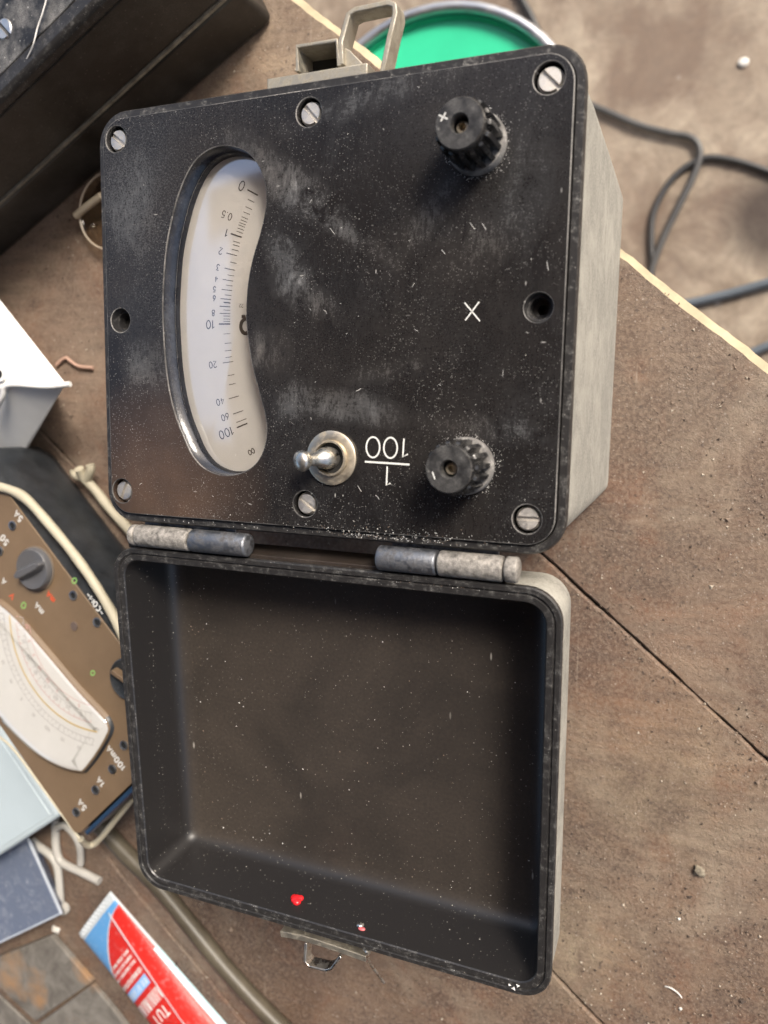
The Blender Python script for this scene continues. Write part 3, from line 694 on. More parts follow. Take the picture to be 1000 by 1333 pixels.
# ------------------------------------------------------------------ white carton, left edge
M['carton'] = plain('white_carton', (.80, .80, .78), .55, 0, .03, 90, .1); M['cartonside'] = plain('white_carton_side', (.62, .63, .63), .6, 0, .05, 60, .1)
P = at(89, 500, .055); Q = at(-60, 506, .058); R_ = at(-40, 343, .050); S = P + (R_ - at(0, 390, .05)) * 0
up0 = at(0, 388, .040); e2 = (up0 - P); e3 = at(8, 632, .0005) - P; e1 = Q - P
wc = props(empty('white_carton', (P.x - .05, P.y, 0)), 'white carton tipped on its edge at the left, with a round hole in its side', 'carton')
wc['label'] = 'white carton leaning at the left edge, left of the ohmmeter'
def hexa(bm, o, a, b, c):
    vs = [bm.verts.new(o + a * i + b * j + c * k) for k in (0, 1) for i, j in ((0, 0), (1, 0), (1, 1), (0, 1))]
    for f in ((3, 2, 1, 0), (4, 5, 6, 7), (0, 1, 5, 4), (1, 2, 6, 5), (2, 3, 7, 6), (3, 0, 4, 7)): bm.faces.new([vs[i] for i in f])
lc = wc.location
bm = bmesh.new(); o0 = P - lc
e1n = e1 * 1.3
vs = {}
top = [o0, o0 + e1n, o0 + e1n + e2 * 1.5, o0 + e2 * 1.5]
bot = [o0 + e3, o0 + e1n + e3, Vector((0, 0, 0)) + (o0 + e1n + e2 * 1.5), (o0 + e2 * 1.5)]
bot[2] = o0 + e1n * 1.0; bot[3] = o0 + e1n * .6; bot[2].z = .0008; bot[3].z = .0008
V = [bm.verts.new(p) for p in top + bot]
for f in ((0, 1, 2, 3), (0, 4, 5, 1), (3, 2, 6, 7), (4, 7, 6, 5), (0, 3, 7, 4), (1, 5, 6, 2)): bm.faces.new([V[i] for i in f])
ob('carton_body', bm, M['carton'], wc, bevel=.0022, seg=3)
# folded lip along the ridge and the punched hole with its raised ring
bm = bmesh.new(); tube(bm, [P - lc + Vector((.0015, 0, .0002)), at(60, 503, .0565) - lc, at(12, 501, .0575) - lc, at(4, 516, .055) - lc, at(-6, 535, .050) - lc], .0016, 8, 6); ob('folded_lip', bm, M['carton'], wc, smooth=60)
bm = bmesh.new(); c = at(-1, 487, .0580) - lc; lathe(bm, [(.0042, c.z - .006), (.0042, c.z), (.0026, c.z + .0002), (.0024, c.z - .003)], 24, 0, False, True, (c.x, c.y)); ob('hole_ring', bm, [M['carton']], wc, smooth=40)
bm = bmesh.new(); lathe(bm, [(.0024, c.z - .002), (.0023, c.z - .0004)], 20, 0, False, True, (c.x, c.y)); ob('hole', bm, M['dark'], wc)
M['string'] = plain('pinkish_string', (.42, .27, .21), .8)
bm = bmesh.new(); tube(bm, [at(74, 475, .0018), at(85, 466, .0018), (at(93, 471, .0018)), at(103, 477, .0018), at(121, 479, .0018)], .0011, 8); props(ob('string_piece', bm, M['string'], smooth=70), 'short pinkish curl of string between the white carton and the ohmmeter', 'string')
# glass tumbler-like ring half hidden behind the panel's left edge
M['clearplastic'] = glass_mat('clear_dusty_plastic', (.86, .82, .76), 1.6, .12)
cl = props(empty('round_container', (0, 0, 0)), 'small clear round container half hidden behind the left edge of the ohmmeter', 'container')
cc = at(146, 276, .004); bm = bmesh.new()
lathe(bm, [(.0222, .0006), (.0226, .006), (.0216, .0066), (.0208, .006), (.0208, .0016)], 48, 0, True, True, (cc.x, cc.y)); ob('cup', bm, M['clearplastic'], cl, smooth=40)
bm = bmesh.new(); r_ = .0222
loft(bm, [[(cc.x + r * math.cos(2 * PI * i / 48), cc.y + r * math.sin(2 * PI * i / 48), z) for i in range(48)] for r, z in ((.0224, .0062), (.0230, .0069), (.0224, .0076), (.0217, .0069), (.0224, .0062))]); ob('cup_rim', bm, plain('tan_rim', (.42, .35, .27), .4), cl, smooth=60)
bm = bmesh.new(); tube(bm, [at(99, 281, .0095), at(112, 270, .0105), at(132, 255, .0115)], .0022, 8); ob('cup_tab', bm, plain('tan_tab', (.44, .38, .29), .4), cl, smooth=60)

# ------------------------------------------------------------------ brown multimeter, left
ZM = .060
M['tan'] = plain('brown_meter_face', (.150, .100, .058), .5, 0, .12, 30, .1, (.4, .3, .2), .12); M['mmblack'] = plain('black_meter_case', (.016, .019, .023), .38, 0, .4, 90, .5, (.3, .3, .3), .15)
M['cream'] = plain('cream_piping', (.44, .40, .30), .55, 0, .15, 40, .2); M['knobgrey'] = plain('grey_selector_knob', (.095, .095, .10), .3, 0, .1, 50)
M['blue'] = plain('dark_blue_bevel', (.02, .045, .09), .35); M['orange'] = plain('orange_print', (.72, .09, .03), .6); M['green'] = plain('green_print', (.22, .42, .12), .6)
M['meterdial'] = plain('white_meter_dial', (.66, .65, .63), .6, 0, .03, 60); M['faint'] = plain('faint_scale_ink', (.36, .34, .34), .7); M['pinkink'] = plain('faint_red_ink', (.56, .30, .28), .7)
M['gold'] = plain('mirror_arc', (.80, .62, .32), .35, .3); M['sockm'] = metal('socket_metal', (.42, .44, .46), .3, (.1, .1, .1), .5)
C0 = at(104, 1094, ZM); mu = Vector((-.705, .709, 0)).normalized(); mv = Vector((.709, .705, 0)).normalized()
# local frame: x along the long side (towards upper left), y to the left-hand side of that
mm = props(empty('multimeter', (C0.x, C0.y, 0), (0, 0, math.atan2(mu.y, mu.x))), 'brown-faced multimeter with cream piping, lying left of the open black lid', 'multimeter')
bpy.context.view_layer.update(); MI = mm.matrix_world.inverted()
ml = lambda u, v, z=ZM: MI @ at(u, v, z)
ML, MW = .215, .1115
bm = bmesh.new(); rings = []
for ins, z, r in ((.004, .0015, .008), (.0, .012, .008), (.0, ZM - .016, .008), (.0015, ZM - .008, .008), (.0030, ZM - .003, .007), (.0045, ZM, .006)):
    rings.append([(x, y, z) for x, y in rrect(ML - 2 * ins, MW - 2 * ins, r, 8, (ML / 2, -MW / 2))])
loft(bm, rings, None, True, True); ob('meter_case', bm, M['mmblack'], mm, smooth=40)
bm = bmesh.new(); prism(bm, rrect(ML - .004, MW - .0015, .004, 6, (ML / 2 + .001, -MW / 2 - .0007)), ZM + .0001, ZM + .0011); ob('face_plate', bm, M['tan'], mm, bevel=.0003)
bm = bmesh.new(); box(bm, -.0008, .0022, -MW + .004, -.006, ZM - .007, ZM - .0005); ob('end_bevel', bm, M['blue'], mm, bevel=.0008)
ZF = ZM + .0011
# cream piping along both rims
bm = bmesh.new(); tube(bm, [ml(-40, 628, ZM + .001), ml(-8, 633, ZM + .002), ml(8, 636, ZM + .002), ml(25, 643, ZM + .001), ml(40, 655, ZM), ml(64, 682, ZM - .002), ml(92, 716, ZM - .003), ml(118, 752, ZM - .003), ml(146, 798, ZM - .003), ml(165, 840, ZM - .003)], .0028, 10, 6, .12); ob('piping', bm, M['cream'], mm, smooth=70)
bm = bmesh.new(); tube(bm, [ml(103, 610, .014), ml(110, 622, .010), ml(126, 640, .007), ml(146, 666, .006), ml(170, 692, .006), ml(195, 730, .006)], .0030, 10, 6, .15)
tube(bm, [ml(108, 622, .009), ml(98, 618, .009), ml(97, 612, .009)], .0028, 8, 4, .1); tube(bm, [ml(113, 624, .010), ml(118, 612, .012), ml(117, 605, .013)], .0028, 8, 4, .1)
ob('piping', bm, M['cream'], mm, smooth=70)['label'] = 'lower cream piping with a bunched end'
bm = bmesh.new(); tube(bm, [ml(105, 1092, ZM - .012), ml(113, 1100, ZM - .020), ml(122, 1099, ZM - .024), ml(132, 1090, ZM - .024), ml(148, 1070, ZM - .024), ml(172, 1040, ZM - .024)], .0020, 8, 6, .1); ob('piping', bm, M['cream'], mm, smooth=70)
bm = bmesh.new(); tube(bm, [ml(-2, 958, ZM + .0005), ml(20, 978, ZM + .0006), ml(60, 1032, ZM + .0003), ml(104, 1092, ZM - .001)], .0007, 8, 4); ob('edge_strip', bm, M['cream'], mm, smooth=70)
# domed dial window
wp = [(-4, 785), (20, 806), (60, 852), (98, 897), (131, 932), (139, 944), (139, 955), (125, 980), (109, 1001), (102, 1004), (80, 999), (52, 984), (24, 960), (0, 934), (-18, 905), (-30, 870), (-30, 820), (-18, 793)]
wl = [ml(u, v, ZM + .004).xy for u, v in wp]; wl = [p.xy for p in smoothpath([Vector((*p, 0)) for p in wl + [wl[0]]], 4)][:-1]
ar = sum(wl[i].x * wl[(i + 1) % len(wl)].y - wl[(i + 1) % len(wl)].x * wl[i].y for i in range(len(wl)))
if ar < 0: wl = wl[::-1]
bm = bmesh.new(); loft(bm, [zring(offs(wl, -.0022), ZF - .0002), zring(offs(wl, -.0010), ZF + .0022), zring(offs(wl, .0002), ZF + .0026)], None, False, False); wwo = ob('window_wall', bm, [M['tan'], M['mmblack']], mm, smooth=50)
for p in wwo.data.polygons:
    if (wwo.matrix_world.to_3x3() @ p.normal).dot(Vector((-.75, -.65, 0))) > .55: p.material_index = 1  # lower-left faces black: dark reflection of the dome's side put into colour
bm = bmesh.new(); prism(bm, [tuple(p) for p in offs(wl, -.0004)], ZF + .0002, ZF + .0022); md = ob('dial_card', bm, M['meterdial'], mm, smooth=30)
bm = bmesh.new(); loft(bm, [zring(offs(wl, -.0002), ZF + .0027), zring(offs(wl, .0010), ZF + .0040), zring(offs(wl, .004), ZF + .0049), zring(offs(wl, .008), ZF + .0052)], None, False, True)
ob('window_dome', bm, glass_mat('dome_plastic', (.98, .98, .97), 2.5, .08), mm, smooth=70)
def circ3(a, b, c):
    ax, ay, bx, by, cx, cy = *a, *b, *c; d = 2 * (ax * (by - cy) + bx * (cy - ay) + cx * (ay - by))
    ux = ((ax * ax + ay * ay) * (by - cy) + (bx * bx + by * by) * (cy - ay) + (cx * cx + cy * cy) * (ay - by)) / d
    uy = ((ax * ax + ay * ay) * (cx - bx) + (bx * bx + by * by) * (ax - cx) + (cx * cx + cy * cy) * (bx - ax)) / d
    return Vector((ux, uy)), (Vector((ux, uy)) - Vector(a)).length
ZC = ZF + .0022
cc_, cr = circ3(ml(14, 815, ZC).xy, ml(48, 902, ZC).xy, ml(124, 952, ZC).xy)
aa = [math.atan2(*(ml(u, v, ZC).xy - cc_).yx) for u, v in ((10, 800), (127, 953))]
if aa[1] < aa[0]: aa[1] += 2 * PI if aa[0] - aa[1] > PI else 0
def arc(r, f0=0., f1=1., n=40): return [cc_ + Vector((math.cos(a), math.sin(a))) * r for a in [aa[0] + (aa[1] - aa[0]) * (f0 + (f1 - f0) * i / n) for i in range(n + 1)]]
bm = bmesh.new(); ribbon(bm, arc(cr), .0011, ZC, .0002); ob('mirror_arc', bm, M['gold'], md, smooth=0)
bm = bmesh.new()
for dr in (-.0105, .0045, .0085): ribbon(bm, arc(cr + dr, .0, .97), .00028, ZC)
for dr, n_, l_ in ((.0045, 34, .0018), (.0085, 26, -.0016), (-.0105, 22, .002)):
    for i in range(n_):
        p = arc(cr + dr, i / n_, i / n_ + .01, 1)[0]; d = (p - cc_).normalized(); ribbon(bm, [p, p + d * l_ * (1.6 if i % 5 == 0 else 1)], .00026, ZC)
for dr, n_ in ((.0125, 9), (-.0082, 8)):
    for i in range(n_):
        p = arc(cr + dr, (i + .5) / n_ * .93, 1, 1)[0]; d = (p - cc_).normalized(); text(bm, random.choice(('10', '20', '5', '50', '100')), p, .0020, Vector((d.y, -d.x)), .0003, ZC)
props(ob('scale_marks', bm, M['faint'], md, smooth=0), kind='stuff')
bm = bmesh.new()
for dr in (-.0150, -.0048): ribbon(bm, arc(cr + dr, .05, .95), .0003, ZC)
for i in range(22): p = arc(cr - .0048, i / 22, 1, 1)[0]; d = (p - cc_).normalized(); ribbon(bm, [p, p - d * .0018], .00028, ZC)
for i in range(8): p = arc(cr - .0127, (i + .6) / 9, 1, 1)[0]; d = (p - cc_).normalized(); text(bm, random.choice(('5', '10', '50')), p, .002, Vector((d.y, -d.x)), .00032, ZC)
props(ob('red_scale_marks', bm, M['pinkink'], md, smooth=0), kind='stuff')
# selector knob
kc = ml(38, 742, ZF + .006).xy; kn = empty('selector_knob', (kc.x, kc.y, ZF), (0, 0, 0), mm)
bm = bmesh.new(); lathe(bm, [(.0122, .0), (.0121, .0035), (.0112, .0046), (.0050, .0036)], 40)
ob('knob_disc', bm, M['knobgrey'], kn, smooth=50)
bm = bmesh.new(); prism(bm, [(1.62 * a, 1.5 * b) for a, b in ((-.0072, -.0012), (-.0050, -.0028), (.0050, -.0022), (.0073, -.0006), (.0073, .0006), (.0050, .0022), (-.0050, .0028), (-.0072, .0012))], .0030, .0085, 0, [(1.55 * a, 1.2 * b) for a, b in ((-.0066, -.0007), (-.0046, -.0018), (.0046, -.0014), (.0066, -.0004), (.0066, .0004), (.0046, .0014), (-.0046, .0018), (-.0066, .0007))])
fin = ob('grip_fin', bm, M['knobgrey'], kn, bevel=.0006, rot=(0, 0, math.radians(25) - mm.rotation_euler.z), seg=2)
bm = bmesh.new(); lathe(bm, [(.0128, .0), (.0129, .0008), (.0120, .0010)], 40); ob('knob_ring', bm, plain('tan_ring', (.16, .13, .10), .4), kn)
kc = ml(162, 886, ZF + .004).xy; k2 = empty('adjusting_knob', (kc.x, kc.y, ZF), (0, 0, 0), mm)
bm = bmesh.new(); lathe(bm, [(.0122, .0), (.0120, .0018), (.0112, .0024), (.0080, .0006)], 44); ob('knob_disc', bm, M['mmblack'], k2, smooth=40)
bm = bmesh.new(); prism(bm, [(-.0095, -.0022), (.0095, -.0022), (.0095, .0022), (-.0095, .0022)], .0006, .0048, 0, [(-.0095, -.0012), (.0095, -.0012), (.0095, .0012), (-.0095, .0012)]); ob('grip_fin', bm, M['tan'], k2, bevel=.0005, rot=(0, 0, math.radians(-25) - mm.rotation_euler.z))
def jack(u, v, r=.0028):
    c = ml(u, v, ZF).xy; bm = bmesh.new()
    lathe(bm, [(r, ZF), (r * .98, ZF + .0007), (r * .72, ZF + .0008), (r * .66, ZF + .0001)], 24, 0, False, False, tuple(c)); j = ob('jack_socket', bm, M['sockm'], mm, smooth=40)
    bm = bmesh.new(); lathe(bm, [(r * .72, ZF + .00015), (r * .70, ZF + .0003)], 20, 0, True, True, tuple(c)); ob('socket_hole', bm, M['dark'], j)
for u, v in ((100, 1057), (125, 1028), (147, 1001), (96, 775), (127, 810), (17, 684), (0, 717), (162, 970)): jack(u, v)
bm = bmesh.new(); c = ml(97, 815, ZF).xy; lathe(bm, [(.0026, ZF), (.0025, ZF + .0006)], 20, 0, False, True, tuple(c)); ob('face_screw', bm, plain('dull_brown_screw', (.16, .12, .10), .4, .3), mm)
def mtext(nm, s, u, v, h, mt, wd=.0007, rd=(-1, 0)):
    bm = bmesh.new(); c = ml(u, v, ZF).xy; text(bm, s, c, h * 1.22, (1, 0), wd * 1.15, ZF, .3); o = ob(nm, bm, mt, mm, smooth=0); o['kind'] = 'stuff'
for s, u, v, h, m_ in (('100mA', 151, 987, .0030, 'white'), ('1A', 131, 1018, .0032, 'white'), ('5A', 107, 1048, .0032, 'white'), ('-COM-', 124, 786, .0026, 'white'), ('mA', 51, 792, .0030, 'white'), ('mA', 66, 777, .0028, 'orange'),
                       ('V', 16, 776, .0030, 'orange'), ('O', 31, 788, .0032, 'green'), ('O', 121, 876, .0026, 'green'), ('O', 97, 756, .0030, 'green'), ('A', 5, 757, .0030, 'white'), ('5A', 24, 672, .0032, 'white'), ('50', 6, 703, .0032, 'white')):
    mtext('face_lettering', s, u, v, h, M[m_])

# ------------------------------------------------------------------ pale housing under the multimeter's left edge
M['pale'] = plain('pale_blue_grey_plastic', (.42, .49, .52), .35, 0, .03, 30)
p1, p2, p3 = at(10, 962, .034), at(78, 1063, .034), at(-30, 1133, .034)
ee = (p2 - p1).normalized(); ph = props(empty('pale_plastic_housing', (p2.x, p2.y, 0)), 'smooth pale blue-grey plastic housing below the multimeter at the left edge', 'plastic housing')
bm = bmesh.new(); b4 = [p2, p2 + (p3 - p2) * 1.2, p2 + (p3 - p2) * 1.2 + (p1 - p2) * 1.3, p1 + (p1 - p2) * .3]; b4 = [(p.x - p2.x, p.y - p2.y) for p in b4]
ctr = Vector((sum(p[0] for p in b4) / 4, sum(p[1] for p in b4) / 4))
prism(bm, [tuple(ctr + (Vector(p) - ctr) * .97) for p in b4][::-1], .0008, .034, 0, b4[::-1]); ob('housing_shell', bm, M['pale'], ph, bevel=.003, seg=3)
bm = bmesh.new(); prism(bm, [tuple(ctr + (Vector(p) - ctr) * .9) for p in b4][::-1], .0338, .0345); ob('top_plate', bm, M['pale'], ph, bevel=.0004)

# clear blue-grey plastic box
t = NT('cloudy_clear_plastic'); sp = t.specks(260, .3, .4); wv = t.noise(90, 5, .7, None, 1.5)
f_ = t.math('MULTIPLY', t.ramp(wv, .5, .75), .5)
t.color(t.mix(t.math('ADD', f_, t.math('MULTIPLY', sp, .5)), (.22, .26, .36), (.62, .65, .72))).set(rough=.15, **{'Transmission Weight': .45}); t.bump(wv, .6, .001); M['cloudy'] = t.m
q1, q2, q3 = at(36, 1092, .015), at(79, 1189, .015), at(-40, 1246, .015)
cb = props(empty('clear_plastic_box', (q2.x, q2.y, 0)), 'cloudy blue-grey clear plastic box in the lower left, beside grey moulded plastic', 'plastic box')
a4 = [q2 - q2, (q3 - q2), (q3 - q2) + (q1 - q2), (q1 - q2)]; a4 = [(p.x, p.y) for p in a4]; ctr = Vector((sum(p[0] for p in a4) / 4, sum(p[1] for p in a4) / 4))
bm = bmesh.new(); prism(bm, [tuple(ctr + (Vector(p) - ctr) * .80) for p in a4][::-1], .0006, .0148, 0, a4[::-1]); ob('box_body', bm, M['cloudy'], cb, bevel=.0008)
M['cloudyrim'] = plain('frosted_rim', (.42, .46, .52), .25, 0, .1, 80)
bm = bmesh.new(); band(bm, [Vector((p[0], p[1], .0156)) for p in a4], .0014, .0022, 0, True); ob('box_rim', bm, M['cloudyrim'], cb, bevel=.0003)

# grey moulded plastic sprue
M['sprue'] = plain('grey_moulded_plastic', (.40, .385, .35), .4, 0, .08, 60); 
sg = props(empty('plastic_sprue', (at(80, 1120, 0).x, at(80, 1120, 0).y, 0)), 'grey branching plastic sprue poking out from under the multimeter', 'plastic sprue'); so = sg.location.copy()
def sp_(*pts, r=.0024, nm='branch'):
    bm = bmesh.new(); tube(bm, [at(u, 960 + (v - 0) , z) - so if False else at(u, v, z) - so for u, v, z in pts], r, 10, 6, .05); ob(nm, bm, M['sprue'], sg, smooth=70)
s5 = lambda x, y, z=.0035: (x / 4.76, 960 + y / 4.76, z)
sp_(s5(345, 500, .006), s5(345, 600), s5(350, 690), s5(372, 760), s5(430, 800), s5(530, 845), s5(618, 890), r=.0029)
sp_(s5(352, 560, .006), s5(400, 545, .007), s5(455, 595, .008), s5(490, 660, .008), s5(500, 720, .006), s5(500, 785, .004), r=.0024)
sp_(s5(200, 640), s5(250, 680), s5(320, 735), s5(355, 800), s5(368, 900), s5(374, 1000), s5(380, 1070), r=.0029)
sp_(s5(180, 660, .003), s5(215, 740, .003), s5(265, 860, .003), s5(290, 930, .003), s5(345, 1060, .003), r=.0018)
bm = bmesh.new(); c = Vector(at(*s5(392, 1062, .003))) - so; lathe(bm, [(.0042, .0008), (.0046, .003), (.0036, .0052)], 20, 0, True, True, (c.x, c.y)); ob('sprue_foot', bm, M['sprue'], sg, smooth=40)

# ------------------------------------------------------------------ glue tube, lower left
ta, tb = at(96, 1221, .006), at(137, 1166, .006); tw = (tb - ta).length; tv = (ta - tb).normalized(); tv.z = 0; tv.normalize(); tu = Vector((-tv.y, tv.x, 0))
if tu.dot(at(255, 1333, .01) - tb) < 0: tu = -tu
# local frame: x along the tube towards its cap, y from the right edge to the left edge
tube_e = props(empty('glue_tube', (tb.x, tb.y, 0)), 'red and blue squeeze tube with a white crimped end at the bottom left', 'squeeze tube')
tube_e.matrix_world = Matrix(((tu.x, tv.x, 0, tb.x), (tu.y, tv.y, 0, tb.y), (0, 0, 1 if tu.cross(tv).z > 0 else 1, 0), (0, 0, 0, 1)))
TI = tube_e.matrix_world.inverted()
flip = tu.cross(tv).z < 0
TL = .135
def th(x, y):                                        # top surface height of the tube
    x_ = min(max(x / .09, 0), 1); hgt = .0016 + .0105 * (x_ ** .8)
    wdt = tw * (1 - .02 * x_); k = min(max((y / wdt - .5) * 2, -1), 1); fold = .0009 * math.exp(-((y - .0105 - x * .02) / .0014) ** 2)
    return .0012 + hgt * max(0, (1 - abs(k) ** 2.6)) ** .6 + (fold * .6 if x > .006 else 0)
def tubemat():
    t = NT('printed_tube_plastic'); s = t.n('ShaderNodeSeparateXYZ'); t.l(t.tc.outputs['Object'], s.inputs[0]); x, y = s.outputs[0], s.outputs[1]
    def gt(a, b): return t.math('GREATER_THAN', a, b)
    red, blue, wh = (.52, .020, .014), (.10, .29, .56), (.56, .58, .60)
    # blue / red border: y where it crosses, a swoop
    f1 = t.math('ADD', t.math('MULTIPLY', t.math('POWER', t.math('SUBTRACT', x, .010), .5), .27), -.002)
    d = t.math('SUBTRACT', y, f1)
    c = t.mix(gt(d, .0), red, blue); c = t.mix(t.math('LESS_THAN', t.math('ABSOLUTE', d), .0008), c, wh)
    c = t.mix(t.math('LESS_THAN', x, .0098), c, blue)
    l1 = t.math('ABSOLUTE', t.math('SUBTRACT', y, t.math('ADD', t.math('MULTIPLY', x, .04), .0098)))
    c = t.mix(t.math('MULTIPLY', t.math('LESS_THAN', l1, .0005), gt(x, .009)), c, wh)
    c = t.mix(t.math('LESS_THAN', y, .0006), c, wh); c = t.mix(t.math('MULTIPLY', t.math('LESS_THAN', y, .0014), gt(x, .048)), c, (.50, .70, .75))
    c = t.mix(t.math('LESS_THAN', x, .0062), c, (.47, .51, .53))
    c = t.mix(t.math('MULTIPLY', t.ramp(t.noise(300, 4, .6), .55, .7), .12), c, (.8, .8, .8))
    t.color(c).set(rough=.42); t.bump(t.noise(120, 5, .6, None, 1.0), .2, .002); return t.m
M['tube'] = tubemat()
bm = bmesh.new(); nx, ny = 90, 44; G = [[bm.verts.new((TL * i / nx, tw * j / ny, th(TL * i / nx, tw * j / ny))) for j in range(ny + 1)] for i in range(nx + 1)]
B = [[bm.verts.new((TL * i / nx, tw * j / ny, .0004)) for j in (0, ny)] for i in range(nx + 1)]
for i in range(nx):
    for j in range(ny): bm.faces.new((G[i][j], G[i + 1][j], G[i + 1][j + 1], G[i][j + 1]))
    bm.faces.new((B[i][0], B[i + 1][0], G[i + 1][0], G[i][0])); bm.faces.new((G[i][ny], G[i + 1][ny], B[i + 1][1], B[i][1])); bm.faces.new((B[i][0], B[i][1], B[i + 1][1], B[i + 1][0]))
bm.faces.new([B[0][0]] + G[0] + [B[0][1]]); bm.faces.new([B[nx][0]] + G[nx] + [B[nx][1]])
ob('tube_body', bm, M['tube'], tube_e, smooth=70)
bm = bmesh.new()
for i in range(24): box(bm, .0008 + (i % 2) * .0018, .0022 + (i % 2) * .0018, tw * (i + .3) / 25, tw * (i + .9) / 25, .003, .0041 if 2 < i < 22 else .0032)
props(ob('crimp_ridges', bm, plain('grey_white_crimp', (.58, .61, .63), .4), tube_e, bevel=.0002), kind='stuff')
def drape(bm, dz=.0002):
    for v in bm.verts: v.co.z = th(v.co.x, v.co.y) + dz + (v.co.z)
    return bm
tl = lambda u, v, z: TI @ at(u, v, z)
def tput(nm, bm, m_, kind=True):
    o = ob(nm, drape(bm), m_, tube_e, smooth=0)
    if kind: o['kind'] = 'stuff'
    return o
# print: three short lines, one line, a blue panel, large lettering (all seen upside down)
bm = bmesh.new()
def ticks(x0, h, y0, y1, seed):
    rr = random.Random(seed); y = y0
    while y < y1:
        w_ = rr.uniform(.0006, .0012)
        if rr.random() > .14:
            ribbon(bm, [(x0, y), (x0 + h, y + rr.uniform(-.0003, .0003))], .00045, 0)
            if rr.random() > .4: ribbon(bm, [(x0 + (h if rr.random() > .5 else 0), y), (x0 + h * rr.choice((0, .5, 1)), y + w_ * .8)], .0004, 0)
        y += w_
ticks(.0345, .0021, .0150, tw * .86, 3); ticks(.0385, .0021, .0150, tw * .92, 4); ticks(.0425, .0021, .0150, tw * .95, 5); ticks(.0485, .0032, .0150, tw * .95, 6)
tput('small_print', bm, M['white'])
bm = bmesh.new(); n_ = 26
ys = [.0150 + (tw * .96 - .0150) * i / n_ for i in range(n_ + 1)]
V0 = [[bm.verts.new((.0540 + k * .0014, y, 0)) for y in ys] for k in range(6)]
for k in range(5):
    for i in range(n_): bm.faces.new((V0[k][i], V0[k + 1][i], V0[k + 1][i + 1], V0[k][i + 1]))
tput('print_panel', bm, plain('light_blue_print', (.22, .45, .75), .4), False)
bm = bmesh.new(); ticks(.0556, .0042, .0165, tw * .9, 9); 
for v in bm.verts: v.co.z += .0002
tput('panel_print', bm, plain('white_print', (.6, .66, .75), .4))
bm = bmesh.new(); rr = random.Random(2); y = .0125
while y < tw * .95:
    ribbon(bm, [(.0650, y), (.0735, y + rr.uniform(-.001, .001))], .0009, 0); y += rr.uniform(.0013, .0022)
for v in bm.verts: v.co.z += .0001
tput('large_print', bm, M['white'])
bm = bmesh.new()
for k, (ch, yy) in enumerate((('T', .0165), ('U', .0225), ('T', .029))):
    for st in GL[ch][1]: ribbon(bm, [(.0765 + p[1] * .007, yy + p[0] * .006) for p in st], .0013, 0)
tput('large_print', bm, M['white'])

# ------------------------------------------------------------------ hose, stone tiles
M['hose'] = plain('greenish_brown_hose', (.070, .058, .040), .42, 0, .25, 50, .3, (.3, .27, .2), .25)
bm = bmesh.new(); tube(bm, [at(u, v, .0060) for u, v in ((100, 1040), (128, 1072), (165, 1112), (205, 1152), (246, 1202), (290, 1256), (335, 1306), (380, 1350), (440, 1400))], .0056, 14, 8, .04)
props(ob('rubber_hose', bm, M['hose'], smooth=70), 'olive brown rubber hose running under the corner of the open lid', 'hose')
t = NT('stained_stone'); a_n = t.noise(60, 8, .7, None, .8); b_n = t.noise(24, 4, .6, t.mapping(loc=(.3, .1, 0)))
c_ = t.mix(t.ramp(a_n, .3, .7), (.075, .065, .055), (.21, .195, .17)); c_ = t.mix(t.ramp(b_n, .52, .68, 0, .8), c_, (.30, .17, .08)); t.color(c_).set(rough=.75).bump(a_n, .5, .0008); M['stone'] = t.m
tiles = props(empty('tile_offcuts', (at(60, 1290, 0).x, at(60, 1290, 0).y, 0)), 'rust-stained grey stone tiles lying at the bottom left corner', 'stone tiles', None)
to = tiles.location.copy()
for pts, h in ((((-30, 1257), (66, 1218), (119, 1279), (46, 1330)), .005), (((120, 1282), (150, 1318), (170, 1345), (110, 1375), (50, 1333)), .0046), (((-45, 1262), (-38, 1262), (40, 1336), (90, 1400), (-60, 1400)), .003)):
    bm = bmesh.new(); P_ = [at(u, v, h) - to for u, v in pts]
    if sum(P_[i].x * P_[(i + 1) % len(P_)].y - P_[(i + 1) % len(P_)].x * P_[i].y for i in range(len(P_))) < 0: P_ = P_[::-1]
    prism(bm, [(p.x, p.y) for p in P_], .0004, h); ob('tile', bm, M['stone'], tiles, bevel=.0008)
M['chip'] = plain('pale_chip', (.62, .60, .55), .6)
def lump(u, v, r, nm, label, cat, m_, seed=1, sq=(1, 1, .6)):
    bm = bmesh.new(); bmesh.ops.create_icosphere(bm, subdivisions=3, radius=r); 
    for x in bm.verts: x.co *= 1 + .5 * noise.noise(x.co / r * 1.3 + Vector((seed, 0, 0))) + .2 * noise.noise(x.co / r * 4 + Vector((seed, 0, 0))); x.co = Vector((x.co.x * sq[0], x.co.y * sq[1], max(x.co.z * sq[2], -r * sq[2] * .6)))
    p = at(u, v, 0); return props(ob(nm, bm, m_, None, (p.x, p.y, r * sq[2] * .6), (0, 0, seed), 60), label, cat)
lump(74, 1209, .0026, 'white_chip', 'small white chip between the clear plastic box and the tube', 'chip', M['chip'], 3, (1.4, .8, .6))
lump(911, 1133, .0027, 'dirt_clump', 'crumbled pale dirt clump on the bench right of the lid', 'dirt', plain('clump', (.19, .165, .125), .9, 0, .5, 900), 5)
lump(884, 1196, .0007, 'white_crumb', 'tiny white crumb on the bench below the dirt clump', 'crumb', M['chip'], 8)
bm = bmesh.new(); tube(bm, [at(866, 1284, .0012), at(873, 1286, .0018), at(882, 1292, .0012), at(888, 1299, .0012)], .00032, 6); props(ob('thread_bit', bm, M['fiber']), 'short white thread near the bottom right of the bench', 'thread')
lump(886, 1313, .0008, 'white_crumb', 'white crumb touching the bench just below the white thread', 'crumb', M['chip'], 9)

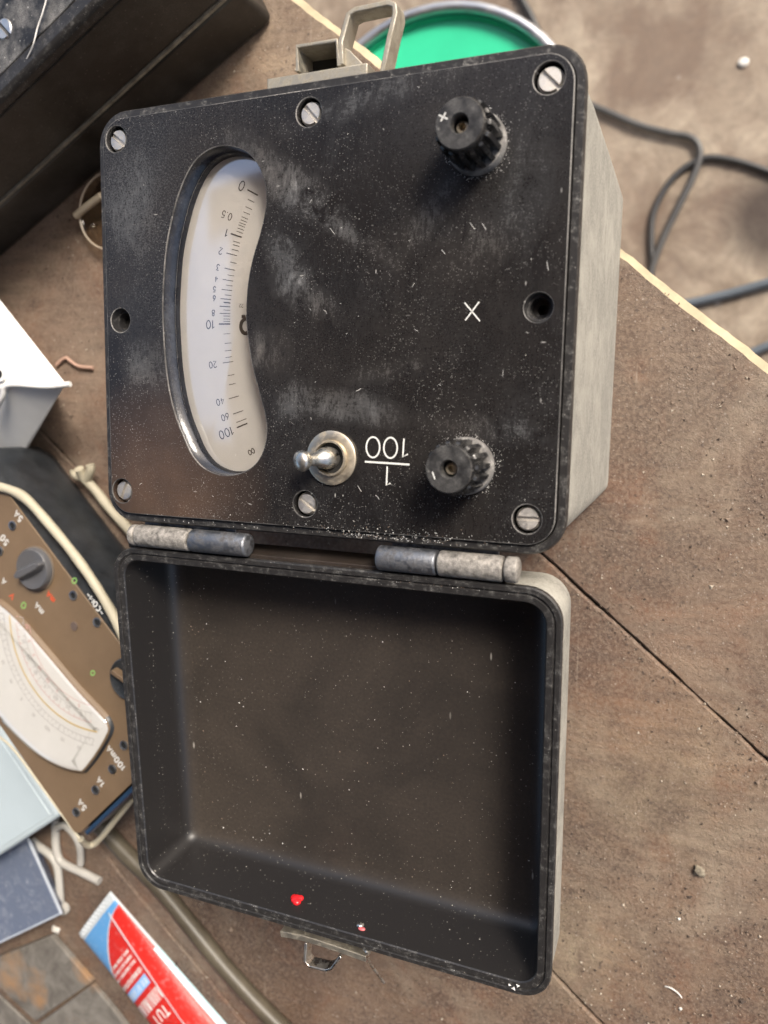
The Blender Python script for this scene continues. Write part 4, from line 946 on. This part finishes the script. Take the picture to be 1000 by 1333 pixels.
# grit and dirt scattered over the bench: beyond counting
gbm = bmesh.new(); rr = random.Random(11)
def add_rock(bm, p, r, k):
    vs = [(1, 0, 0), (-.5, .87, 0), (-.5, -.87, 0), (.3, .2, .8), (0, 0, -.5)]
    a = rr.uniform(0, 6.28); ca, sa = math.cos(a), math.sin(a)
    V = []
    for x, y, z in vs:
        x *= rr.uniform(.6, 1.3); y *= rr.uniform(.6, 1.3); z *= rr.uniform(.5, 1)
        V.append(bm.verts.new((p.x + (x * ca - y * sa) * r, p.y + (x * sa + y * ca) * r, p.z + z * r)))
    for f in ((0, 1, 3), (1, 2, 3), (2, 0, 3), (1, 0, 4), (2, 1, 4), (0, 2, 4)): bm.faces.new([V[i] for i in f]).material_index = k
n_ = 0
while n_ < 15000:
    x, y = rr.uniform(-.36, .24), rr.uniform(-.52, .2); p = Vector((x, y, 0)); o_ = TN.dot(p)
    if o_ > .090 or o_ < -.42: continue
    cl_ = noise.noise(Vector((x * 22, y * 22, 3))) + .5 * noise.noise(Vector((x * 70, y * 70, 9)))
    wgt = .12 + max(0, cl_) * 1.3 + (.5 if y < -.25 and x > .05 else 0) + .8 * math.exp(-((o_ + .047) / .006) ** 2) + .3 * math.exp(-((o_ + .203) / .005) ** 2)
    if rr.random() > wgt: continue
    r = rr.choice((.00022, .0003, .0004, .0005, .0007)) * rr.uniform(.7, 1.3)
    if rr.random() < .012: r *= 2.3
    add_rock(gbm, Vector((x, y, r * .25)), r, rr.choice((0, 0, 0, 1, 1, 2))); n_ += 1
M['g1'] = plain('grit_brown', (.20, .15, .115), .9); M['g2'] = plain('grit_dark', (.055, .04, .032), .9); M['g3'] = plain('grit_pale', (.42, .37, .30), .9)
props(ob('grit', gbm, [M['g1'], M['g2'], M['g3']], smooth=0), 'loose brown and pale grit scattered over the workbench boards', 'grit', None, 'stuff')

# ------------------------------------------------------------------ bucket and cables on the floor beyond the bench
ZB = -.40
M['zinc'] = metal('grey_bucket_rim', (.50, .51, .53), .4, (.35, .34, .33), .5, 60); M['bucket'] = plain('grey_bucket_wall', (.30, .30, .31), .5, .5, .15, 30)
M['paint'] = plain('green_bucket_inside', (.030, .50, .26), .35, 0, .12, 12)
bc, br = circ3(at(482, 46, ZB).xy, at(590, 6, ZB).xy, at(706, 50, ZB).xy)
bk = props(empty('bucket', (bc.x, bc.y, -.75)), 'round metal bucket with bright green inside, on the floor beyond the bench', 'bucket')
hb = ZB + .75
bm = bmesh.new(); loft(bm, [[(r * math.cos(2 * PI * i / 64), r * math.sin(2 * PI * i / 64), z) for i in range(64)] for r, z in ((br * .8, .003), (br * .985, hb - .008), (br * .955, hb - .008), (br * .80, .02))], [0, 1, 1, 1], True, True)
ob('bucket_wall', bm, [M['bucket'], M['paint']], bk, smooth=50)
bm = bmesh.new(); loft(bm, [[((br + .0055 * math.cos(a)) * math.cos(2 * PI * i / 64), (br + .0055 * math.cos(a)) * math.sin(2 * PI * i / 64), hb + .0055 * math.sin(a) - .004) for i in range(64)] for a in [2 * PI * k / 12 for k in range(13)]]); bmesh.ops.remove_doubles(bm, verts=bm.verts, dist=1e-6)
ob('bucket_rim', bm, M['zinc'], bk, smooth=80)
bm = bmesh.new(); loft(bm, [[(r * math.cos(2 * PI * i / 64), r * math.sin(2 * PI * i / 64), hb - z) for i in range(64)] for r, z in ((br * .952, .008), (br * .948, .013), (.02, .014))], None, False, True); ob('green_contents', bm, M['paint'], bk, smooth=50)
M['cable'] = plain('grey_black_cable', (.060, .058, .055), .4, 0, .2, 20); M['cable2'] = plain('blue_grey_cable', (.085, .10, .115), .4, 0, .2, 20); M['cable3'] = plain('dark_cable', (.035, .034, .033), .45)
def cable(lbl, pts, r, m_, z=-.743):
    bm = bmesh.new(); tube(bm, [at(p[0], p[1], p[2] if len(p) > 2 else z) for p in pts], r, 12, 8); props(ob('cable', bm, m_, smooth=70), lbl, 'cable')
cable('grey cable bent sharply on the floor, emerging right of the ohmmeter', [(700, 112), (745, 128), (785, 143), (830, 162), (870, 173), (897, 178), (909, 188), (911, 205), (902, 232), (884, 268), (866, 305), (852, 340), (842, 372)], .0044, M['cable'])
cable('dark cable looping beneath the bent grey cable to the right edge', [(1030, 236), (1000, 223), (960, 210), (925, 205), (902, 212), (880, 228), (862, 252), (850, 282), (848, 315), (849, 352), (840, 390)], .0042, M['cable3'], -.7448)
cable('thicker blue-grey cable leaving the bench edge towards the right', [(1060, 352), (1000, 368), (950, 382), (905, 393), (860, 402), (800, 420)], .0058, M['cable2'])
cable('blue-grey cable at the right edge nearest the bench edge', [(1060, 430), (1000, 450), (970, 462), (900, 480)], .0056, M['cable2'])
cable('thin dark cable behind the green bucket at the top', [(668, -30), (680, 0), (690, 18), (700, 40), (720, 80)], .0050, M['cable3'])
lump(0, 0, .01, 'x', 'x', 'x', M['chip']) if False else None
p = at(968, 82, -.75); bm = bmesh.new(); bmesh.ops.create_icosphere(bm, subdivisions=2, radius=.0055, matrix=Matrix.Diagonal((1.2, 1, .3, 1))); props(ob('paper_scrap', bm, M['chip'], None, (p.x, p.y, -.747)), 'small white scrap on the floor at the upper right', 'scrap')
# crumbs of dirt caught along the hinge side of the panel, in the lid and on its rim: beyond counting
cb_ = bmesh.new(); rr = random.Random(5)
for i in range(260):
    x = rr.gauss(.035, .016) if i % 3 else rr.uniform(-.07, .075); add_rock(cb_, Vector((x, -H / 2 + .0012 + abs(rr.gauss(0, .0022)), Z)), rr.uniform(.00010, .00030), rr.choice((0, 2, 2)))
for i in range(120): a = rr.uniform(0, 6.28); r = .0100 + abs(rr.gauss(0, .0012)); add_rock(cb_, Vector((.0612 + r * math.cos(a), .0524 + r * math.sin(a), Z)), rr.uniform(.0001, .00022), 2); add_rock(cb_, Vector((.0608 + r * math.cos(a + 1), -.0517 + r * math.sin(a + 1), Z)), rr.uniform(.0001, .00022), 2)
props(ob('crumbs', cb_, [M['g1'], M['g2'], M['fiber']], face, smooth=0), kind='stuff')
cb_ = bmesh.new()
for i in range(230):
    if i % 4 == 0: p = Vector((rr.uniform(-.080, .080), -H + .0135 + abs(rr.gauss(0, .004)), -LDEP))
    elif i % 4 == 1: p = Vector((-.081 + abs(rr.gauss(0, .006)), rr.uniform(-H + .014, -.014), -LDEP))
    else: p = Vector((rr.uniform(-.08, .08), rr.uniform(-H + .014, -.014), -LDEP))
    add_rock(cb_, p, rr.choice((.00012, .00018, .00025, .0004)), rr.choice((0, 0, 2)))
for i in range(90): add_rock(cb_, Vector((rr.uniform(-.085, .085), -H + rr.uniform(.0006, .0045), -.0004)), rr.uniform(.0001, .0003), rr.choice((0, 2, 2)))
for i in range(90): add_rock(cb_, Vector((rr.uniform(.02, .08), -rr.uniform(.0003, .005), -.0004)), rr.uniform(.0001, .0003), rr.choice((0, 2)))
for x_, y_ in ((.0795, -H + .0035), (.0825, -H + .0042), (.081, -H + .0025)): add_rock(cb_, Vector((x_, y_, 0)), .0009, 2)
props(ob('crumbs', cb_, [M['g1'], M['g2'], M['fiber']], lid, smooth=0), kind='stuff')
